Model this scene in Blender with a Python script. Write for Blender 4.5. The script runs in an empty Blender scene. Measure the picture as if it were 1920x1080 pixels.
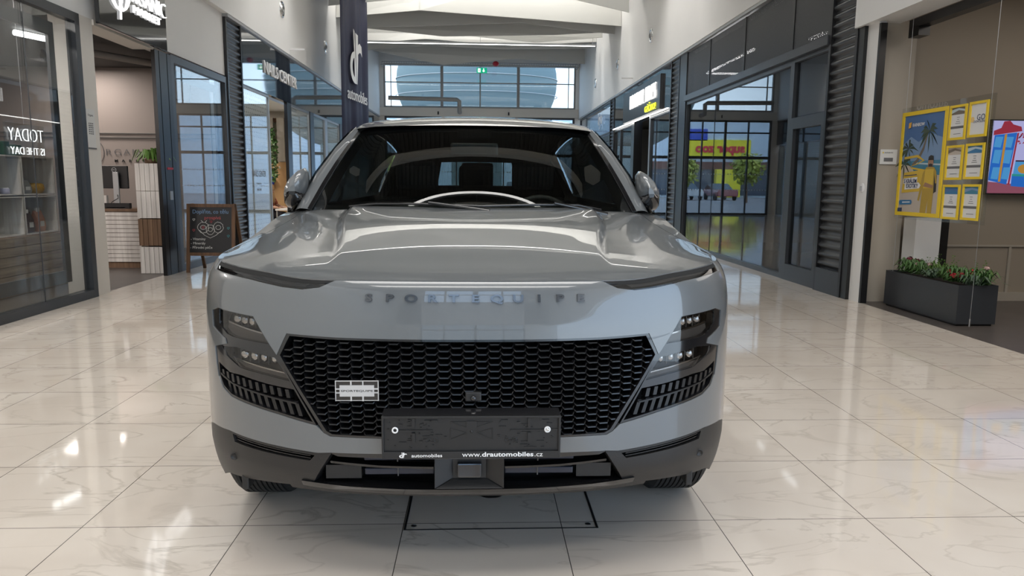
import bpy, bmesh, math, random, bisect
from mathutils import Vector, Matrix, geometry
random.seed(7)
C = bpy.context.scene.collection
SC = bpy.context.scene
PI = math.pi
# ------------------------------------------------------------------ camera, world, lights, exposure
cam = bpy.data.cameras.new('camera'); camo = bpy.data.objects.new('camera', cam); C.objects.link(camo)
PITCH, YAW, ROLL = .142576, .0445965, .00869
_f = Vector((math.sin(YAW)*math.cos(PITCH), math.cos(YAW)*math.cos(PITCH), -math.sin(PITCH)))
_r = Vector((math.cos(YAW), -math.sin(YAW), 0)); _u = _r.cross(_f)
_a = _r*math.cos(ROLL)+_u*math.sin(ROLL); _b = -_r*math.sin(ROLL)+_u*math.cos(ROLL)
_M = Matrix((_a, _b, -_f)).transposed().to_4x4(); _M.translation = (0, 0, 1.29035)
camo.matrix_world = _M
cam.sensor_width = 36; cam.lens = 36*1371.25/1920; cam.clip_start = .05; cam.clip_end = 400
SC.camera = camo
vs = SC.view_settings
vs.view_transform = 'Standard'; vs.look = 'None'; vs.gamma = 1; vs.use_curve_mapping = False; vs.exposure = 0.38
w = bpy.data.worlds.new('sky'); SC.world = w; w.use_nodes = True
nt = w.node_tree; nt.nodes.clear()
_o = nt.nodes.new('ShaderNodeOutputWorld'); _bg = nt.nodes.new('ShaderNodeBackground')
_tc = nt.nodes.new('ShaderNodeTexCoord'); _sx = nt.nodes.new('ShaderNodeSeparateXYZ'); _rp = nt.nodes.new('ShaderNodeValToRGB')
nt.links.new(_tc.outputs['Generated'], _sx.inputs[0]); nt.links.new(_sx.outputs['Z'], _rp.inputs[0])
nt.links.new(_rp.outputs[0], _bg.inputs[0]); nt.links.new(_bg.outputs[0], _o.inputs[0])
_rp.color_ramp.elements[0].position = 0.0; _rp.color_ramp.elements[0].color = (.62, .76, .90, 1)
_rp.color_ramp.elements[1].position = .6; _rp.color_ramp.elements[1].color = (.30, .52, .86, 1)
_bg.inputs[1].default_value = 3.4
# sun outside (car park in front of the far entrance)
sd = bpy.data.lights.new('sun', 'SUN'); sd.energy = 3.0; sd.angle = .01; sd.color = (1, .95, .88)
so = bpy.data.objects.new('sun', sd); C.objects.link(so); so.rotation_euler = (math.radians(4), math.radians(-32), 0)
def area(name, loc, sx, sy, power, col=(1, .97, .93), rot=(0, 0, 0)):
    d = bpy.data.lights.new(name, 'AREA'); d.shape = 'RECTANGLE'; d.size = sx; d.size_y = sy; d.energy = power; d.color = col
    o = bpy.data.objects.new(name, d); C.objects.link(o); o.location = loc; o.rotation_euler = rot; return o
# area lights added out of view under the roof to light the mall
for y, p in ((-4.8, 230), (-1.2, 230), (2.4, 240), (15.5, 260), (21.6, 230), (26.0, 220)):
    area('roof_fill', (0, y, 8.05), 7.4, 1.5, p)
# area lights added to brighten the shop rooms
area('shop_fill', (-6.9, 5.0, 3.08), .5, .5, 120, (1, .9, .84)); area('shop_fill', (-4.9, 6.6, 3.10), .25, 1.2, 34, (1, .92, .86)); area('shop_fill', (-7.2, 8.6, 3.08), .5, .5, 60, (1, .9, .84)); area('shop_fill', (-6.4, 12.0, 3.08), .7, .7, 26, (1, .9, .84))
area('shop_fill', (-6.2, 16.5, 2.98), .4, 4.0, 110, (1, .92, .84))
area('shop_fill', (-6.2, 25, 2.98), .4, 9.0, 130, (1, .95, .90))
area('shop_fill', (6.4, 5.0, 3.38), 2.0, 4.0, 42, (1, .92, .84))
area('shop_fill', (6.6, 19.6, 2.9), 1.5, 4.0, 6)
# ------------------------------------------------------------------ materials
def newmat(name):
    m = bpy.data.materials.new(name); m.use_nodes = True; m.node_tree.nodes.clear()
    o = m.node_tree.nodes.new('ShaderNodeOutputMaterial'); return m, m.node_tree, o
def N(t, kind, **kw):
    n = t.nodes.new('ShaderNode'+kind)
    for k, v in kw.items(): setattr(n, k, v)
    return n
def mat(name, col, rough=.5, metal=0, coat=0, spec=.5, emit=0, noise=0, nscale=20, bump=0, coatr=.03, ecol=None):
    m, t, o = newmat(name); p = N(t, 'BsdfPrincipled'); t.links.new(p.outputs[0], o.inputs[0])
    c = (col[0], col[1], col[2], 1); p.inputs['Base Color'].default_value = c
    p.inputs['Roughness'].default_value = rough; p.inputs['Metallic'].default_value = metal
    p.inputs['Coat Weight'].default_value = coat; p.inputs['Coat Roughness'].default_value = coatr
    p.inputs['Specular IOR Level'].default_value = spec
    if emit:
        p.inputs['Emission Color'].default_value = (*(ecol or col), 1); p.inputs['Emission Strength'].default_value = emit
    if noise or bump:
        tc = N(t, 'TexCoord'); nz = N(t, 'TexNoise'); nz.inputs['Scale'].default_value = nscale; nz.inputs['Detail'].default_value = 5
        t.links.new(tc.outputs['Object'], nz.inputs['Vector'])
        if noise:
            mx = N(t, 'MixRGB'); mx.inputs[1].default_value = tuple(x*(1-noise) for x in col)+(1,); mx.inputs[2].default_value = tuple(min(1, x*(1+noise)) for x in col)+(1,)
            t.links.new(nz.outputs['Fac'], mx.inputs[0]); t.links.new(mx.outputs[0], p.inputs['Base Color'])
        if bump:
            b = N(t, 'Bump'); b.inputs['Strength'].default_value = bump; b.inputs['Distance'].default_value = .01
            t.links.new(nz.outputs['Fac'], b.inputs['Height']); t.links.new(b.outputs[0], p.inputs['Normal'])
    return m
def glassmat(name, tint, ior=1.5, rough=0.0):
    m, t, o = newmat(name)
    tr = N(t, 'BsdfTransparent'); tr.inputs[0].default_value = (*tint, 1)
    gl = N(t, 'BsdfGlossy'); gl.inputs['Roughness'].default_value = rough; gl.inputs[0].default_value = (1, 1, 1, 1)
    ge = N(t, 'NewGeometry'); fr = N(t, 'Fresnel'); mr = N(t, 'Math', operation='MULTIPLY_ADD')
    mr.inputs[1].default_value = 1/ior-ior; mr.inputs[2].default_value = ior
    t.links.new(ge.outputs['Backfacing'], mr.inputs[0]); t.links.new(mr.outputs[0], fr.inputs['IOR'])
    mx = N(t, 'MixShader'); t.links.new(fr.outputs[0], mx.inputs[0]); t.links.new(tr.outputs[0], mx.inputs[1]); t.links.new(gl.outputs[0], mx.inputs[2])
    t.links.new(mx.outputs[0], o.inputs[0]); return m
def woodmat(name, c1, c2, axis='X', sc=6, rough=.6):
    m, t, o = newmat(name); p = N(t, 'BsdfPrincipled'); t.links.new(p.outputs[0], o.inputs[0]); p.inputs['Roughness'].default_value = rough
    tc = N(t, 'TexCoord'); mp = N(t, 'Mapping'); nz = N(t, 'TexNoise'); nz.inputs['Detail'].default_value = 6; nz.inputs['Scale'].default_value = sc
    s = {'X': (.25, 4, 4), 'Y': (4, .25, 4), 'Z': (4, 4, .25)}[axis]; mp.inputs['Scale'].default_value = s
    t.links.new(tc.outputs['Object'], mp.inputs[0]); t.links.new(mp.outputs[0], nz.inputs['Vector'])
    r = N(t, 'ValToRGB'); r.color_ramp.elements[0].position = .3; r.color_ramp.elements[1].position = .7
    r.color_ramp.elements[0].color = (*c1, 1); r.color_ramp.elements[1].color = (*c2, 1)
    t.links.new(nz.outputs['Fac'], r.inputs[0]); t.links.new(r.outputs[0], p.inputs['Base Color']); return m
def floormat():
    m, t, o = newmat('marble_tiles'); p = N(t, 'BsdfPrincipled'); t.links.new(p.outputs[0], o.inputs[0])
    tc = N(t, 'TexCoord'); sx = N(t, 'SeparateXYZ'); t.links.new(tc.outputs['Object'], sx.inputs[0])
    def M(op, a, b=None, c=None):
        n = N(t, 'Math', operation=op)
        for i, v in enumerate((a, b, c)):
            if v is None: continue
            if hasattr(v, 'is_linked'): t.links.new(v, n.inputs[i])
            else: n.inputs[i].default_value = v
        return n.outputs[0]
    X = M('MULTIPLY_ADD', sx.outputs['X'], 1/.6, 1.4867/.6+100); Y = M('MULTIPLY_ADD', sx.outputs['Y'], 1/.6, -2.649/.6+100)
    fx = M('FRACT', X); fy = M('FRACT', Y); ix = M('FLOOR', X); iy = M('FLOOR', Y)
    dx = M('MINIMUM', fx, M('SUBTRACT', 1.0, fx)); dy = M('MINIMUM', fy, M('SUBTRACT', 1.0, fy)); d = M('MINIMUM', dx, dy)
    grout = M('LESS_THAN', d, .0028)
    cb = N(t, 'CombineXYZ'); t.links.new(ix, cb.inputs[0]); t.links.new(iy, cb.inputs[1])
    wn = N(t, 'TexWhiteNoise'); t.links.new(cb.outputs[0], wn.inputs['Vector'])
    sc = N(t, 'VectorMath', operation='SCALE'); t.links.new(wn.outputs['Color'], sc.inputs[0]); sc.inputs['Scale'].default_value = 9
    ad = N(t, 'VectorMath', operation='ADD'); t.links.new(tc.outputs['Object'], ad.inputs[0]); t.links.new(sc.outputs[0], ad.inputs[1])
    mp = N(t, 'Mapping'); mp.inputs['Rotation'].default_value = (0, 0, .6); mp.inputs['Scale'].default_value = (1, 2.3, 1)
    t.links.new(ad.outputs[0], mp.inputs[0])
    nz = N(t, 'TexNoise'); nz.inputs['Scale'].default_value = 1.3; nz.inputs['Detail'].default_value = 7; nz.inputs['Distortion'].default_value = 1.4
    t.links.new(mp.outputs[0], nz.inputs['Vector'])
    v = M('ABSOLUTE', M('SUBTRACT', nz.outputs['Fac'], .5)); vein = N(t, 'MapRange'); t.links.new(v, vein.inputs[0])
    vein.inputs[1].default_value = 0; vein.inputs[2].default_value = .022; vein.inputs[3].default_value = 1; vein.inputs[4].default_value = 0
    n2 = N(t, 'TexNoise'); n2.inputs['Scale'].default_value = 2.2; n2.inputs['Detail'].default_value = 3; t.links.new(ad.outputs[0], n2.inputs['Vector'])
    vm = M('MULTIPLY', vein.outputs[0], M('POWER', n2.outputs['Fac'], 2.0))
    c1 = N(t, 'MixRGB'); t.links.new(n2.outputs['Fac'], c1.inputs[0]); c1.inputs[1].default_value = (.58, .505, .435, 1); c1.inputs[2].default_value = (.73, .67, .60, 1)
    c2 = N(t, 'MixRGB'); t.links.new(vm, c2.inputs[0]); t.links.new(c1.outputs[0], c2.inputs[1]); c2.inputs[2].default_value = (.30, .25, .20, 1)
    c3 = N(t, 'MixRGB'); t.links.new(grout, c3.inputs[0]); t.links.new(c2.outputs[0], c3.inputs[1]); c3.inputs[2].default_value = (.08, .07, .06, 1)
    t.links.new(c3.outputs[0], p.inputs['Base Color'])
    p.inputs['Roughness'].default_value = .055; p.inputs['IOR'].default_value = 1.6
    return m
def dotmat():
    # frosted film on glass with rows of small clear dots
    m, t, o = newmat('frosted_film'); tc = N(t, 'TexCoord'); sx = N(t, 'SeparateXYZ'); t.links.new(tc.outputs['Object'], sx.inputs[0])
    def M(op, a, b=None):
        n = N(t, 'Math', operation=op)
        for i, v in enumerate((a, b)):
            if v is None: continue
            if hasattr(v, 'is_linked'): t.links.new(v, n.inputs[i])
            else: n.inputs[i].default_value = v
        return n.outputs[0]
    a = M('SUBTRACT', M('FRACT', M('MULTIPLY', sx.outputs['Y'], 9.0)), .5); b = M('SUBTRACT', M('FRACT', M('MULTIPLY', sx.outputs['Z'], 12.0)), .5)
    rr = M('SQRT', M('ADD', M('MULTIPLY', a, a), M('MULTIPLY', b, b)))
    band = M('GREATER_THAN', M('ABSOLUTE', M('SUBTRACT', sx.outputs['Z'], 1.27)), .33)
    rad = N(t, 'MapRange'); t.links.new(M('ABSOLUTE', M('SUBTRACT', sx.outputs['Z'], 1.27)), rad.inputs[0])
    rad.inputs[1].default_value = .3; rad.inputs[2].default_value = 1.7; rad.inputs[3].default_value = .10; rad.inputs[4].default_value = .25
    hole = M('MULTIPLY', M('LESS_THAN', rr, rad.outputs[0]), band)
    p = N(t, 'BsdfPrincipled'); p.inputs['Base Color'].default_value = (.80, .80, .78, 1); p.inputs['Roughness'].default_value = .12
    tl = N(t, 'BsdfTranslucent'); tl.inputs[0].default_value = (.8, .8, .78, 1)
    m1 = N(t, 'MixShader'); m1.inputs[0].default_value = .35; t.links.new(p.outputs[0], m1.inputs[1]); t.links.new(tl.outputs[0], m1.inputs[2])
    tr = N(t, 'BsdfTransparent'); tr.inputs[0].default_value = (.75, .75, .75, 1)
    m2 = N(t, 'MixShader'); t.links.new(hole, m2.inputs[0]); t.links.new(m1.outputs[0], m2.inputs[1]); t.links.new(tr.outputs[0], m2.inputs[2])
    t.links.new(m2.outputs[0], o.inputs[0]); return m
def perfmat(name='perforated_metal', scy=55, dens=.30):
    # black expanded metal sheet: rows of small open diamonds
    m, t, o = newmat(name); tc = N(t, 'TexCoord'); mp = N(t, 'Mapping'); t.links.new(tc.outputs['Object'], mp.inputs[0])
    vo = N(t, 'TexVoronoi'); vo.inputs['Scale'].default_value = scy; vo.inputs['Randomness'].default_value = .25; t.links.new(mp.outputs[0], vo.inputs['Vector'])
    lt = N(t, 'Math', operation='LESS_THAN'); lt.inputs[1].default_value = dens; t.links.new(vo.outputs['Distance'], lt.inputs[0])
    p = N(t, 'BsdfPrincipled'); p.inputs['Base Color'].default_value = (.045, .045, .048, 1); p.inputs['Roughness'].default_value = .4
    tr = N(t, 'BsdfTransparent'); m2 = N(t, 'MixShader'); t.links.new(lt.outputs[0], m2.inputs[0]); t.links.new(p.outputs[0], m2.inputs[1]); t.links.new(tr.outputs[0], m2.inputs[2])
    t.links.new(m2.outputs[0], o.inputs[0]); return m
MT = dict(
 floor=floormat(), film=dotmat(), perf=perfmat(),
 white=mat('white_plaster', (.80, .795, .78), .45, noise=.02, nscale=3), pillar=mat('cream_wall', (.68, .645, .59), .45, noise=.03, nscale=3),
 sail=mat('white_sail', (.64, .64, .615), .6), deck=mat('dark_deck', (.11, .11, .104), .5), unseendark=mat('unseen_dark_wall', (.06, .06, .058), .5), beamw=mat('beam_grey', (.34, .33, .31), .5), beamd=mat('dark_beam', (.62, .62, .58), .5),
 anth=mat('anthracite_metal', (.035, .038, .043), .3, noise=.1), black=mat('black_metal', (.010, .010, .011), .3), corr=mat('corrugated_dark', (.045, .047, .05), .3, metal=.3),
 navyglass=mat('dark_blue_fascia', (.022, .034, .050), .04, coat=1), gloss=mat('gloss_dark_fascia', (.018, .018, .019), .06, coat=.5),
 glass=glassmat('shop_glass', (.86, .88, .88)), glassd=glassmat('dark_shop_glass', (.55, .57, .58), 1.6),
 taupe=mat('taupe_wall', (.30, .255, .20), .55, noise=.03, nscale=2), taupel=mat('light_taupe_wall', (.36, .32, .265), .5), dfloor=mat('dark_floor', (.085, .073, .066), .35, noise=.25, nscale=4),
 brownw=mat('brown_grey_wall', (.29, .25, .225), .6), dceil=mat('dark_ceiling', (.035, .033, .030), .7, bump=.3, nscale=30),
 whitewood=woodmat('white_washed_wood', (.50, .47, .44), (.68, .65, .61), 'Z'), plank=woodmat('weathered_planks', (.16, .12, .085), (.34, .27, .20), 'Y'), brownwood=woodmat('brown_planks', (.10, .055, .03), (.20, .12, .07), 'Z'),
 framewood=woodmat('walnut_frame', (.075, .038, .018), (.17, .085, .04), 'Z'), chalk=mat('chalkboard', (.008, .008, .009), .5, noise=.3, nscale=12),
 textw=mat('white_letters', (.80, .80, .80), .4), neon=mat('white_lit_letters', (1, 1, 1), .4, emit=1.3), lamp=mat('lamp_tube', (1, 1, 1), .4, emit=6), lampw=mat('lamp_strip', (1, .98, .94), .4, emit=5),
 yellow=mat('yellow_plastic', (.78, .55, .03), .35), ylet=mat('lit_yellow_letters', (.85, .9, .05), .4, emit=.9), paper=mat('white_paper', (.66, .66, .64), .5), greyp=mat('grey_print', (.13, .13, .135), .5),
 acryl=glassmat('clear_acrylic', (.93, .94, .93), 1.49), steel=mat('brushed_steel', (.55, .55, .55), .3, metal=1), chrome=mat('chrome', (.75, .75, .75), .08, metal=1), galv=mat('galvanised', (.42, .43, .44), .4, metal=.6),
 green=mat('leaf_green', (.055, .13, .03), .5, noise=.5, nscale=40), green2=mat('fern_green', (.10, .20, .035), .5, noise=.4, nscale=40), dgreen=mat('eucalyptus_green', (.06, .10, .06), .5, noise=.4), red=mat('red_petals', (.45, .012, .03), .5), pink=mat('pale_pink_petals', (.62, .42, .38), .5), dred=mat('dark_red_petals', (.16, .01, .03), .5),
 soil=mat('soil', (.03, .02, .015), .9), navy=mat('navy_fabric', (.010, .012, .045), .6, bump=.5, nscale=140), skin=mat('skin', (.55, .33, .24), .5), blond=mat('blond_hair', (.42, .25, .11), .5, noise=.4, nscale=60, bump=.6),
)
MT['black_pl'] = mat('black_plastic', (.012, .012, .0125), .42)
# ------------------------------------------------------------------ mesh helpers
class MB:
    def __init__(s): s.v = []; s.f = []; s.sm = []
    def add(s, vs_, fs, smooth=False):
        b = len(s.v); s.v += [tuple(x) for x in vs_]
        for f in fs: s.f.append(tuple(b+i for i in f)); s.sm.append(smooth)
    def box(s, a, b, rot=None, about=None):
        x0, y0, z0 = a; x1, y1, z1 = b
        if x0 > x1: x0, x1 = x1, x0
        if y0 > y1: y0, y1 = y1, y0
        if z0 > z1: z0, z1 = z1, z0
        e = .00012*((len(s.f)//6) % 7); x0 -= e; y0 -= e; z0 -= e; x1 += e; y1 += e; z1 += e   # joined bars never share a plane
        V = [(x, y, z) for z in (z0, z1) for y in (y0, y1) for x in (x0, x1)]
        if rot is not None:
            c = Vector(about or ((x0+x1)/2, (y0+y1)/2, (z0+z1)/2)); V = [c+rot@(Vector(p)-c) for p in V]
        s.add(V, [(0, 2, 3, 1), (4, 5, 7, 6), (0, 1, 5, 4), (2, 6, 7, 3), (0, 4, 6, 2), (1, 3, 7, 5)]); return s
    def prism(s, pts, off, smooth=False):
        # closed polygon (3D points) extruded by vector off
        n = len(pts); o = Vector(off); V = [Vector(p) for p in pts]+[Vector(p)+o for p in pts]
        s.add(V, [tuple(range(n))[::-1], tuple(range(n, 2*n))]+[(i, (i+1) % n, n+(i+1) % n, n+i) for i in range(n)], smooth); return s
    def tube(s, path, r, n=8, caps=True, smooth=True):
        P = [Vector(p) for p in path]; rs = r if isinstance(r, (list, tuple)) else [r]*len(P); V = []; up = None
        for i, p in enumerate(P):
            d = (P[min(i+1, len(P)-1)]-P[max(i-1, 0)]).normalized()
            if up is None or abs(up.dot(d)) > .95: up = Vector((0, 0, 1)) if abs(d.z) < .9 else Vector((1, 0, 0))
            a = d.cross(up).normalized(); b = a.cross(d).normalized(); up = b
            for k in range(n): t = 2*PI*k/n; V.append(p+a*math.cos(t)*rs[i]+b*math.sin(t)*rs[i])
        F = [(i*n+k, i*n+(k+1) % n, (i+1)*n+(k+1) % n, (i+1)*n+k) for i in range(len(P)-1) for k in range(n)]
        s.add(V, F, smooth)
        if caps: s.add(V[:n], [tuple(range(n))[::-1]]); s.add(V[-n:], [tuple(range(n))])
        return s
    def lathe(s, prof, c, axis='z', n=24, smooth=True):
        V = []
        for r, h in prof:
            for k in range(n):
                t = 2*PI*k/n; a, b = r*math.cos(t), r*math.sin(t)
                V.append({'z': (c[0]+a, c[1]+b, c[2]+h), 'x': (c[0]+h, c[1]+a, c[2]+b), 'y': (c[0]+a, c[1]+h, c[2]+b)}[axis])
        m = len(prof); s.add(V, [(i*n+k, i*n+(k+1) % n, (i+1)*n+(k+1) % n, (i+1)*n+k) for i in range(m-1) for k in range(n)], smooth); return s
    def grid(s, fn, nu, nv, smooth=True):
        V = [fn(i/nu, j/nv) for j in range(nv+1) for i in range(nu+1)]
        s.add(V, [(j*(nu+1)+i, j*(nu+1)+i+1, (j+1)*(nu+1)+i+1, (j+1)*(nu+1)+i) for j in range(nv) for i in range(nu)], smooth); return s
    def ball(s, c, r, n=12, m=8, noise=0):
        rx, ry, rz = r if isinstance(r, (tuple, list)) else (r, r, r); V = []
        for j in range(m+1):
            ph = PI*j/m
            for k in range(n):
                th = 2*PI*k/n; q = 1+random.uniform(-noise, noise)
                V.append((c[0]+rx*q*math.sin(ph)*math.cos(th), c[1]+ry*q*math.sin(ph)*math.sin(th), c[2]+rz*q*math.cos(ph)))
        s.add(V, [(j*n+k, j*n+(k+1) % n, (j+1)*n+(k+1) % n, (j+1)*n+k) for j in range(m) for k in range(n)], True); return s
    def build(s, name, m, parent=None, bevel=0, fixn=True, origin=None):
        me = bpy.data.meshes.new(name); o = Vector(origin) if origin is not None else None
        V = s.v if o is None else [Vector(p)-o for p in s.v]
        me.from_pydata([tuple(p) for p in V], [], s.f); me.polygons.foreach_set('use_smooth', s.sm)
        if fixn:
            bm = bmesh.new(); bm.from_mesh(me); bmesh.ops.recalc_face_normals(bm, faces=bm.faces); bm.to_mesh(me); bm.free()
        me.materials.append(MT[m] if isinstance(m, str) else m)
        ob = bpy.data.objects.new(name, me); C.objects.link(ob)
        if o is not None: ob.location = o
        if parent is not None: ob.parent = parent
        if bevel:
            b = ob.modifiers.new('bevel', 'BEVEL'); b.width = bevel; b.segments = 2; b.limit_method = 'ANGLE'
        me.update(); return ob
def tag(o, label=None, cat=None, group=None, kind=None):
    if label: o['label'] = label
    if cat: o['category'] = cat
    if group: o['group'] = group
    if kind: o['kind'] = kind
    return o
def thing(name, label, cat, loc=(0, 0, 0), group=None):
    o = bpy.data.objects.new(name, None); C.objects.link(o); o.empty_display_size = .1; return tag(o, label, cat, group)
def struct(o): o['kind'] = 'structure'; return o
def box(name, a, b, m, parent=None, bevel=0): return MB().box(a, b).build(name, m, parent, bevel)
LEFT = (PI/2, 0, PI/2); RIGHT = (PI/2, 0, -PI/2); FRONT = (PI/2, 0, 0)
def text_data(s, size, ext=.002, bold=0, spacing=1.0, align='CENTER'):
    cu = bpy.data.curves.new('t', 'FONT'); cu.body = s; cu.size = size; cu.extrude = ext; cu.offset = bold; cu.space_character = spacing
    cu.align_x = align; cu.align_y = 'CENTER'; cu.resolution_u = 3; ob = bpy.data.objects.new('t', cu); C.objects.link(ob)
    bpy.context.view_layer.update(); me = bpy.data.meshes.new_from_object(ob.evaluated_get(bpy.context.evaluated_depsgraph_get()))
    bpy.data.objects.remove(ob); return me
def text(name, s, size, loc, rot, m, parent=None, ext=.002, bold=0, xs=1.0, spacing=1.0, align='CENTER', fit=None):
    me = text_data(s, size, ext, bold, spacing, align); me.name = name
    if fit:
        xs_ = [v.co.x for v in me.vertices]; ys_ = [v.co.y for v in me.vertices]; cx, cy = (min(xs_)+max(xs_))/2, (min(ys_)+max(ys_))/2
        fx, fy = fit[0]/(max(xs_)-min(xs_)), fit[1]/(max(ys_)-min(ys_)); me.transform(Matrix.Diagonal((fx, fy, 1, 1)) @ Matrix.Translation((-cx, -cy, 0)))
    R = Matrix.Translation(loc) @ Matrix.Rotation(rot[2], 4, 'Z') @ Matrix.Rotation(rot[1], 4, 'Y') @ Matrix.Rotation(rot[0], 4, 'X') @ Matrix.Diagonal((xs, 1, 1, 1))
    me.transform(R); me.materials.clear(); me.materials.append(MT[m] if isinstance(m, str) else m)
    o = bpy.data.objects.new(name, me); C.objects.link(o)
    if parent is not None: o.parent = parent
    return o
# ------------------------------------------------------------------ the car
CX, CY = -.030, 2.10
MT['paint'] = mat('grey_car_paint', (.118, .127, .133), .28, coat=1, coatr=.01)
MT['gblack'] = mat('gloss_black', (.008, .008, .009), .12, coat=.6); MT['bplast'] = mat('dark_grained_plastic', (.013, .0125, .0125), .45, bump=.08, nscale=300)
MT['grill'] = mat('satin_black_grille', (.009, .009, .010), .25); MT['void'] = mat('dark_void', (.004, .004, .004), .8)
MT['lampglass'] = glassmat('lamp_lens', (.62, .60, .58), 1.5); MT['drlglass'] = glassmat('smoked_lens', (.42, .40, .39), 1.5)
MT['lampin'] = mat('lamp_housing', (.13, .12, .112), .25, metal=.2); MT['lampchrome'] = mat('lamp_chrome', (.6, .6, .6), .12, metal=1); MT['drlbar'] = mat('light_bar', (.17, .165, .165), .25)
MT['wind'] = glassmat('windscreen_glass', (.40, .43, .41), 1.42); MT['sideglass'] = glassmat('privacy_glass', (.14, .15, .15), 1.52)
MT['cabin'] = mat('cabin_dark', (.012, .012, .012), .7); MT['cabing'] = mat('cabin_trim', (.05, .048, .045), .5); MT['tyre'] = mat('tyre_rubber', (.012, .012, .012), .75); MT['alloy'] = mat('dark_alloy', (.12, .12, .125), .3, metal=1)
MT['silver'] = mat('badge_silver', (.55, .55, .55), .3, metal=.3); MT['lettern'] = mat('letter_chrome', (.16, .16, .165), .2, metal=1); MT['slat'] = mat('radiator_shutter', (.02, .022, .035), .35)
PL = [(0,0),(.2,.006),(.4,.03),(.55,.07),(.68,.13),(.78,.205),(.855,.295),(.905,.40),(.93,.52),(.942,.66),(.945,.9),(.945,1.6),(.945,2.6),(.945,3.6),(.935,4.0),(.88,4.35),(.75,4.53),(.5,4.6),(0,4.62)]
def _cr(p0, p1, p2, p3, t):
    return tuple(.5*((2*b)+(-a+c)*t+(2*a-5*b+4*c-d)*t*t+(-a+3*b-3*c+d)*t**3) for a, b, c, d in zip(p0, p1, p2, p3))
_pts = []; _e = [(-PL[1][0], PL[1][1])]+PL+[(-.5, 4.6)]
for i in range(1, len(_e)-2):
    for j in range(24): _pts.append(_cr(_e[i-1], _e[i], _e[i+1], _e[i+2], j/24))
_pts.append(PL[-1]); _S = [0]
for a, b in zip(_pts, _pts[1:]): _S.append(_S[-1]+math.dist(a, b))
SMAX = _S[-1]
def plan(s):
    a = abs(s); i = min(max(bisect.bisect_right(_S, a)-1, 0), len(_S)-2)
    t = (a-_S[i])/(_S[i+1]-_S[i]); p, q = _pts[i], _pts[i+1]
    x = p[0]+(q[0]-p[0])*t; y = p[1]+(q[1]-p[1])*t
    return (x if s >= 0 else -x), y
def plann(s):
    a = plan(s-.02); b = plan(s+.02); dx, dy = b[0]-a[0], b[1]-a[1]; L = math.hypot(dx, dy)
    return dy/L, -dx/L
def mono(x, T):
    if x <= T[0][0]: return T[0][1]
    if x >= T[-1][0]: return T[-1][1]
    n = len(T)
    for i in range(n-1):
        if x <= T[i+1][0]:
            h = T[i+1][0]-T[i][0]
            def sl(k):
                if k <= 0 or k >= n-1:
                    j = 0 if k <= 0 else n-2
                    return (T[j+1][1]-T[j][1])/(T[j+1][0]-T[j][0])
                a = (T[k][1]-T[k-1][1])/(T[k][0]-T[k-1][0]); b = (T[k+1][1]-T[k][1])/(T[k+1][0]-T[k][0])
                return 0 if a*b <= 0 else 2*a*b/(a+b)
            m0, m1 = sl(i), sl(i+1); t = (x-T[i][0])/h
            return (2*t**3-3*t*t+1)*T[i][1]+(t**3-2*t*t+t)*h*m0+(-2*t**3+3*t*t)*T[i+1][1]+(t**3-t*t)*h*m1
ZT = [(0,.999),(.05,1.0),(.13,1.015),(.3,1.026),(.6,1.036),(.85,1.055),(1.1,1.09),(1.35,1.13),(1.7,1.15),(2.6,1.165),(3.6,1.18),(4.62,1.19)]
GC = [(.18,.16),(.25,.12),(.30,.08),(.36,.03),(.42,.004),(.48,0),(.60,0),(.72,.002),(.80,.006),(.86,.013),(.92,.025),(.97,.037),(.985,.042),(1.005,.056),(1.05,.11)]
GL = [(.18,.06),(.25,.03),(.32,.01),(.42,0)]
def ztop(s): return mono(plan(s)[1], ZT)
def coff(s, z):
    a = abs(s); t = min(max((a-.45)/.8, 0), 1); w_ = 1-t*t*(3-2*t); k = max(ztop(s)-z, -.02)
    if a > SMAX-1.2: w_ = 0
    return w_*mono(z, GC)+(1-w_)*(mono(z, GL)+.045*math.exp(-k/.05))
def B(p, d=0.0):
    s, z = p; x, y = plan(s); nx, ny = plann(s); g = coff(s, z)-d
    return Vector((x-nx*g, y-ny*g, z))
_Q = []   # rim of the upper body in plan: half width for a given y
for i in range(0, 400):
    s = (SMAX-1.0)*i/399; q = B((s, ztop(s))); _Q.append((q.y, q.x, s))
_Q = [q for i, q in enumerate(_Q) if i == 0 or q[0] > _Q[i-1][0]+1e-5]; _Qy = [q[0] for q in _Q]
def rimx(y):
    i = min(max(bisect.bisect_right(_Qy, y)-1, 0), len(_Q)-2); t = (y-_Q[i][0])/(_Q[i+1][0]-_Q[i][0]); t = min(max(t, 0), 1)
    return _Q[i][1]+(_Q[i+1][1]-_Q[i][1])*t, _Q[i][2]+(_Q[i+1][2]-_Q[i][2])*t
ZC = [(.045,.999),(.12,1.018),(.2,1.034),(.35,1.062),(.55,1.092),(.8,1.130),(1.05,1.165),(1.35,1.20),(1.7,1.22)]
def sst(x, a, b): t = min(max((x-a)/(b-a), 0), 1); return t*t*(3-2*t)
def H(x, y):
    xe, s = rimx(max(y, _Qy[0]+1e-4)); ze = ztop(s); zc = max(mono(y, ZC), ze); t = min(abs(x)/max(xe, .01), 1.0)
    z = ze+(zc-ze)*(1-t**2.6)
    c = .44+.10*sst(y, .3, 1.1)          # raised middle of the bonnet with a crisp crease each side
    z += .017*(1-sst(abs(x), c-.004, c+.022))*sst(y, .2, .75)*(1-sst(y, 1.25, 1.5))
    return z
def HS(p, d=0.0):
    x, y = p; e = .010
    n = Vector((-(H(x+e, y)-H(x-e, y))/(2*e), -(H(x, y+e)-H(x, y-e))/(2*e), 1)).normalized()
    return Vector((x, y, H(x, y)))+n*d
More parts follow.
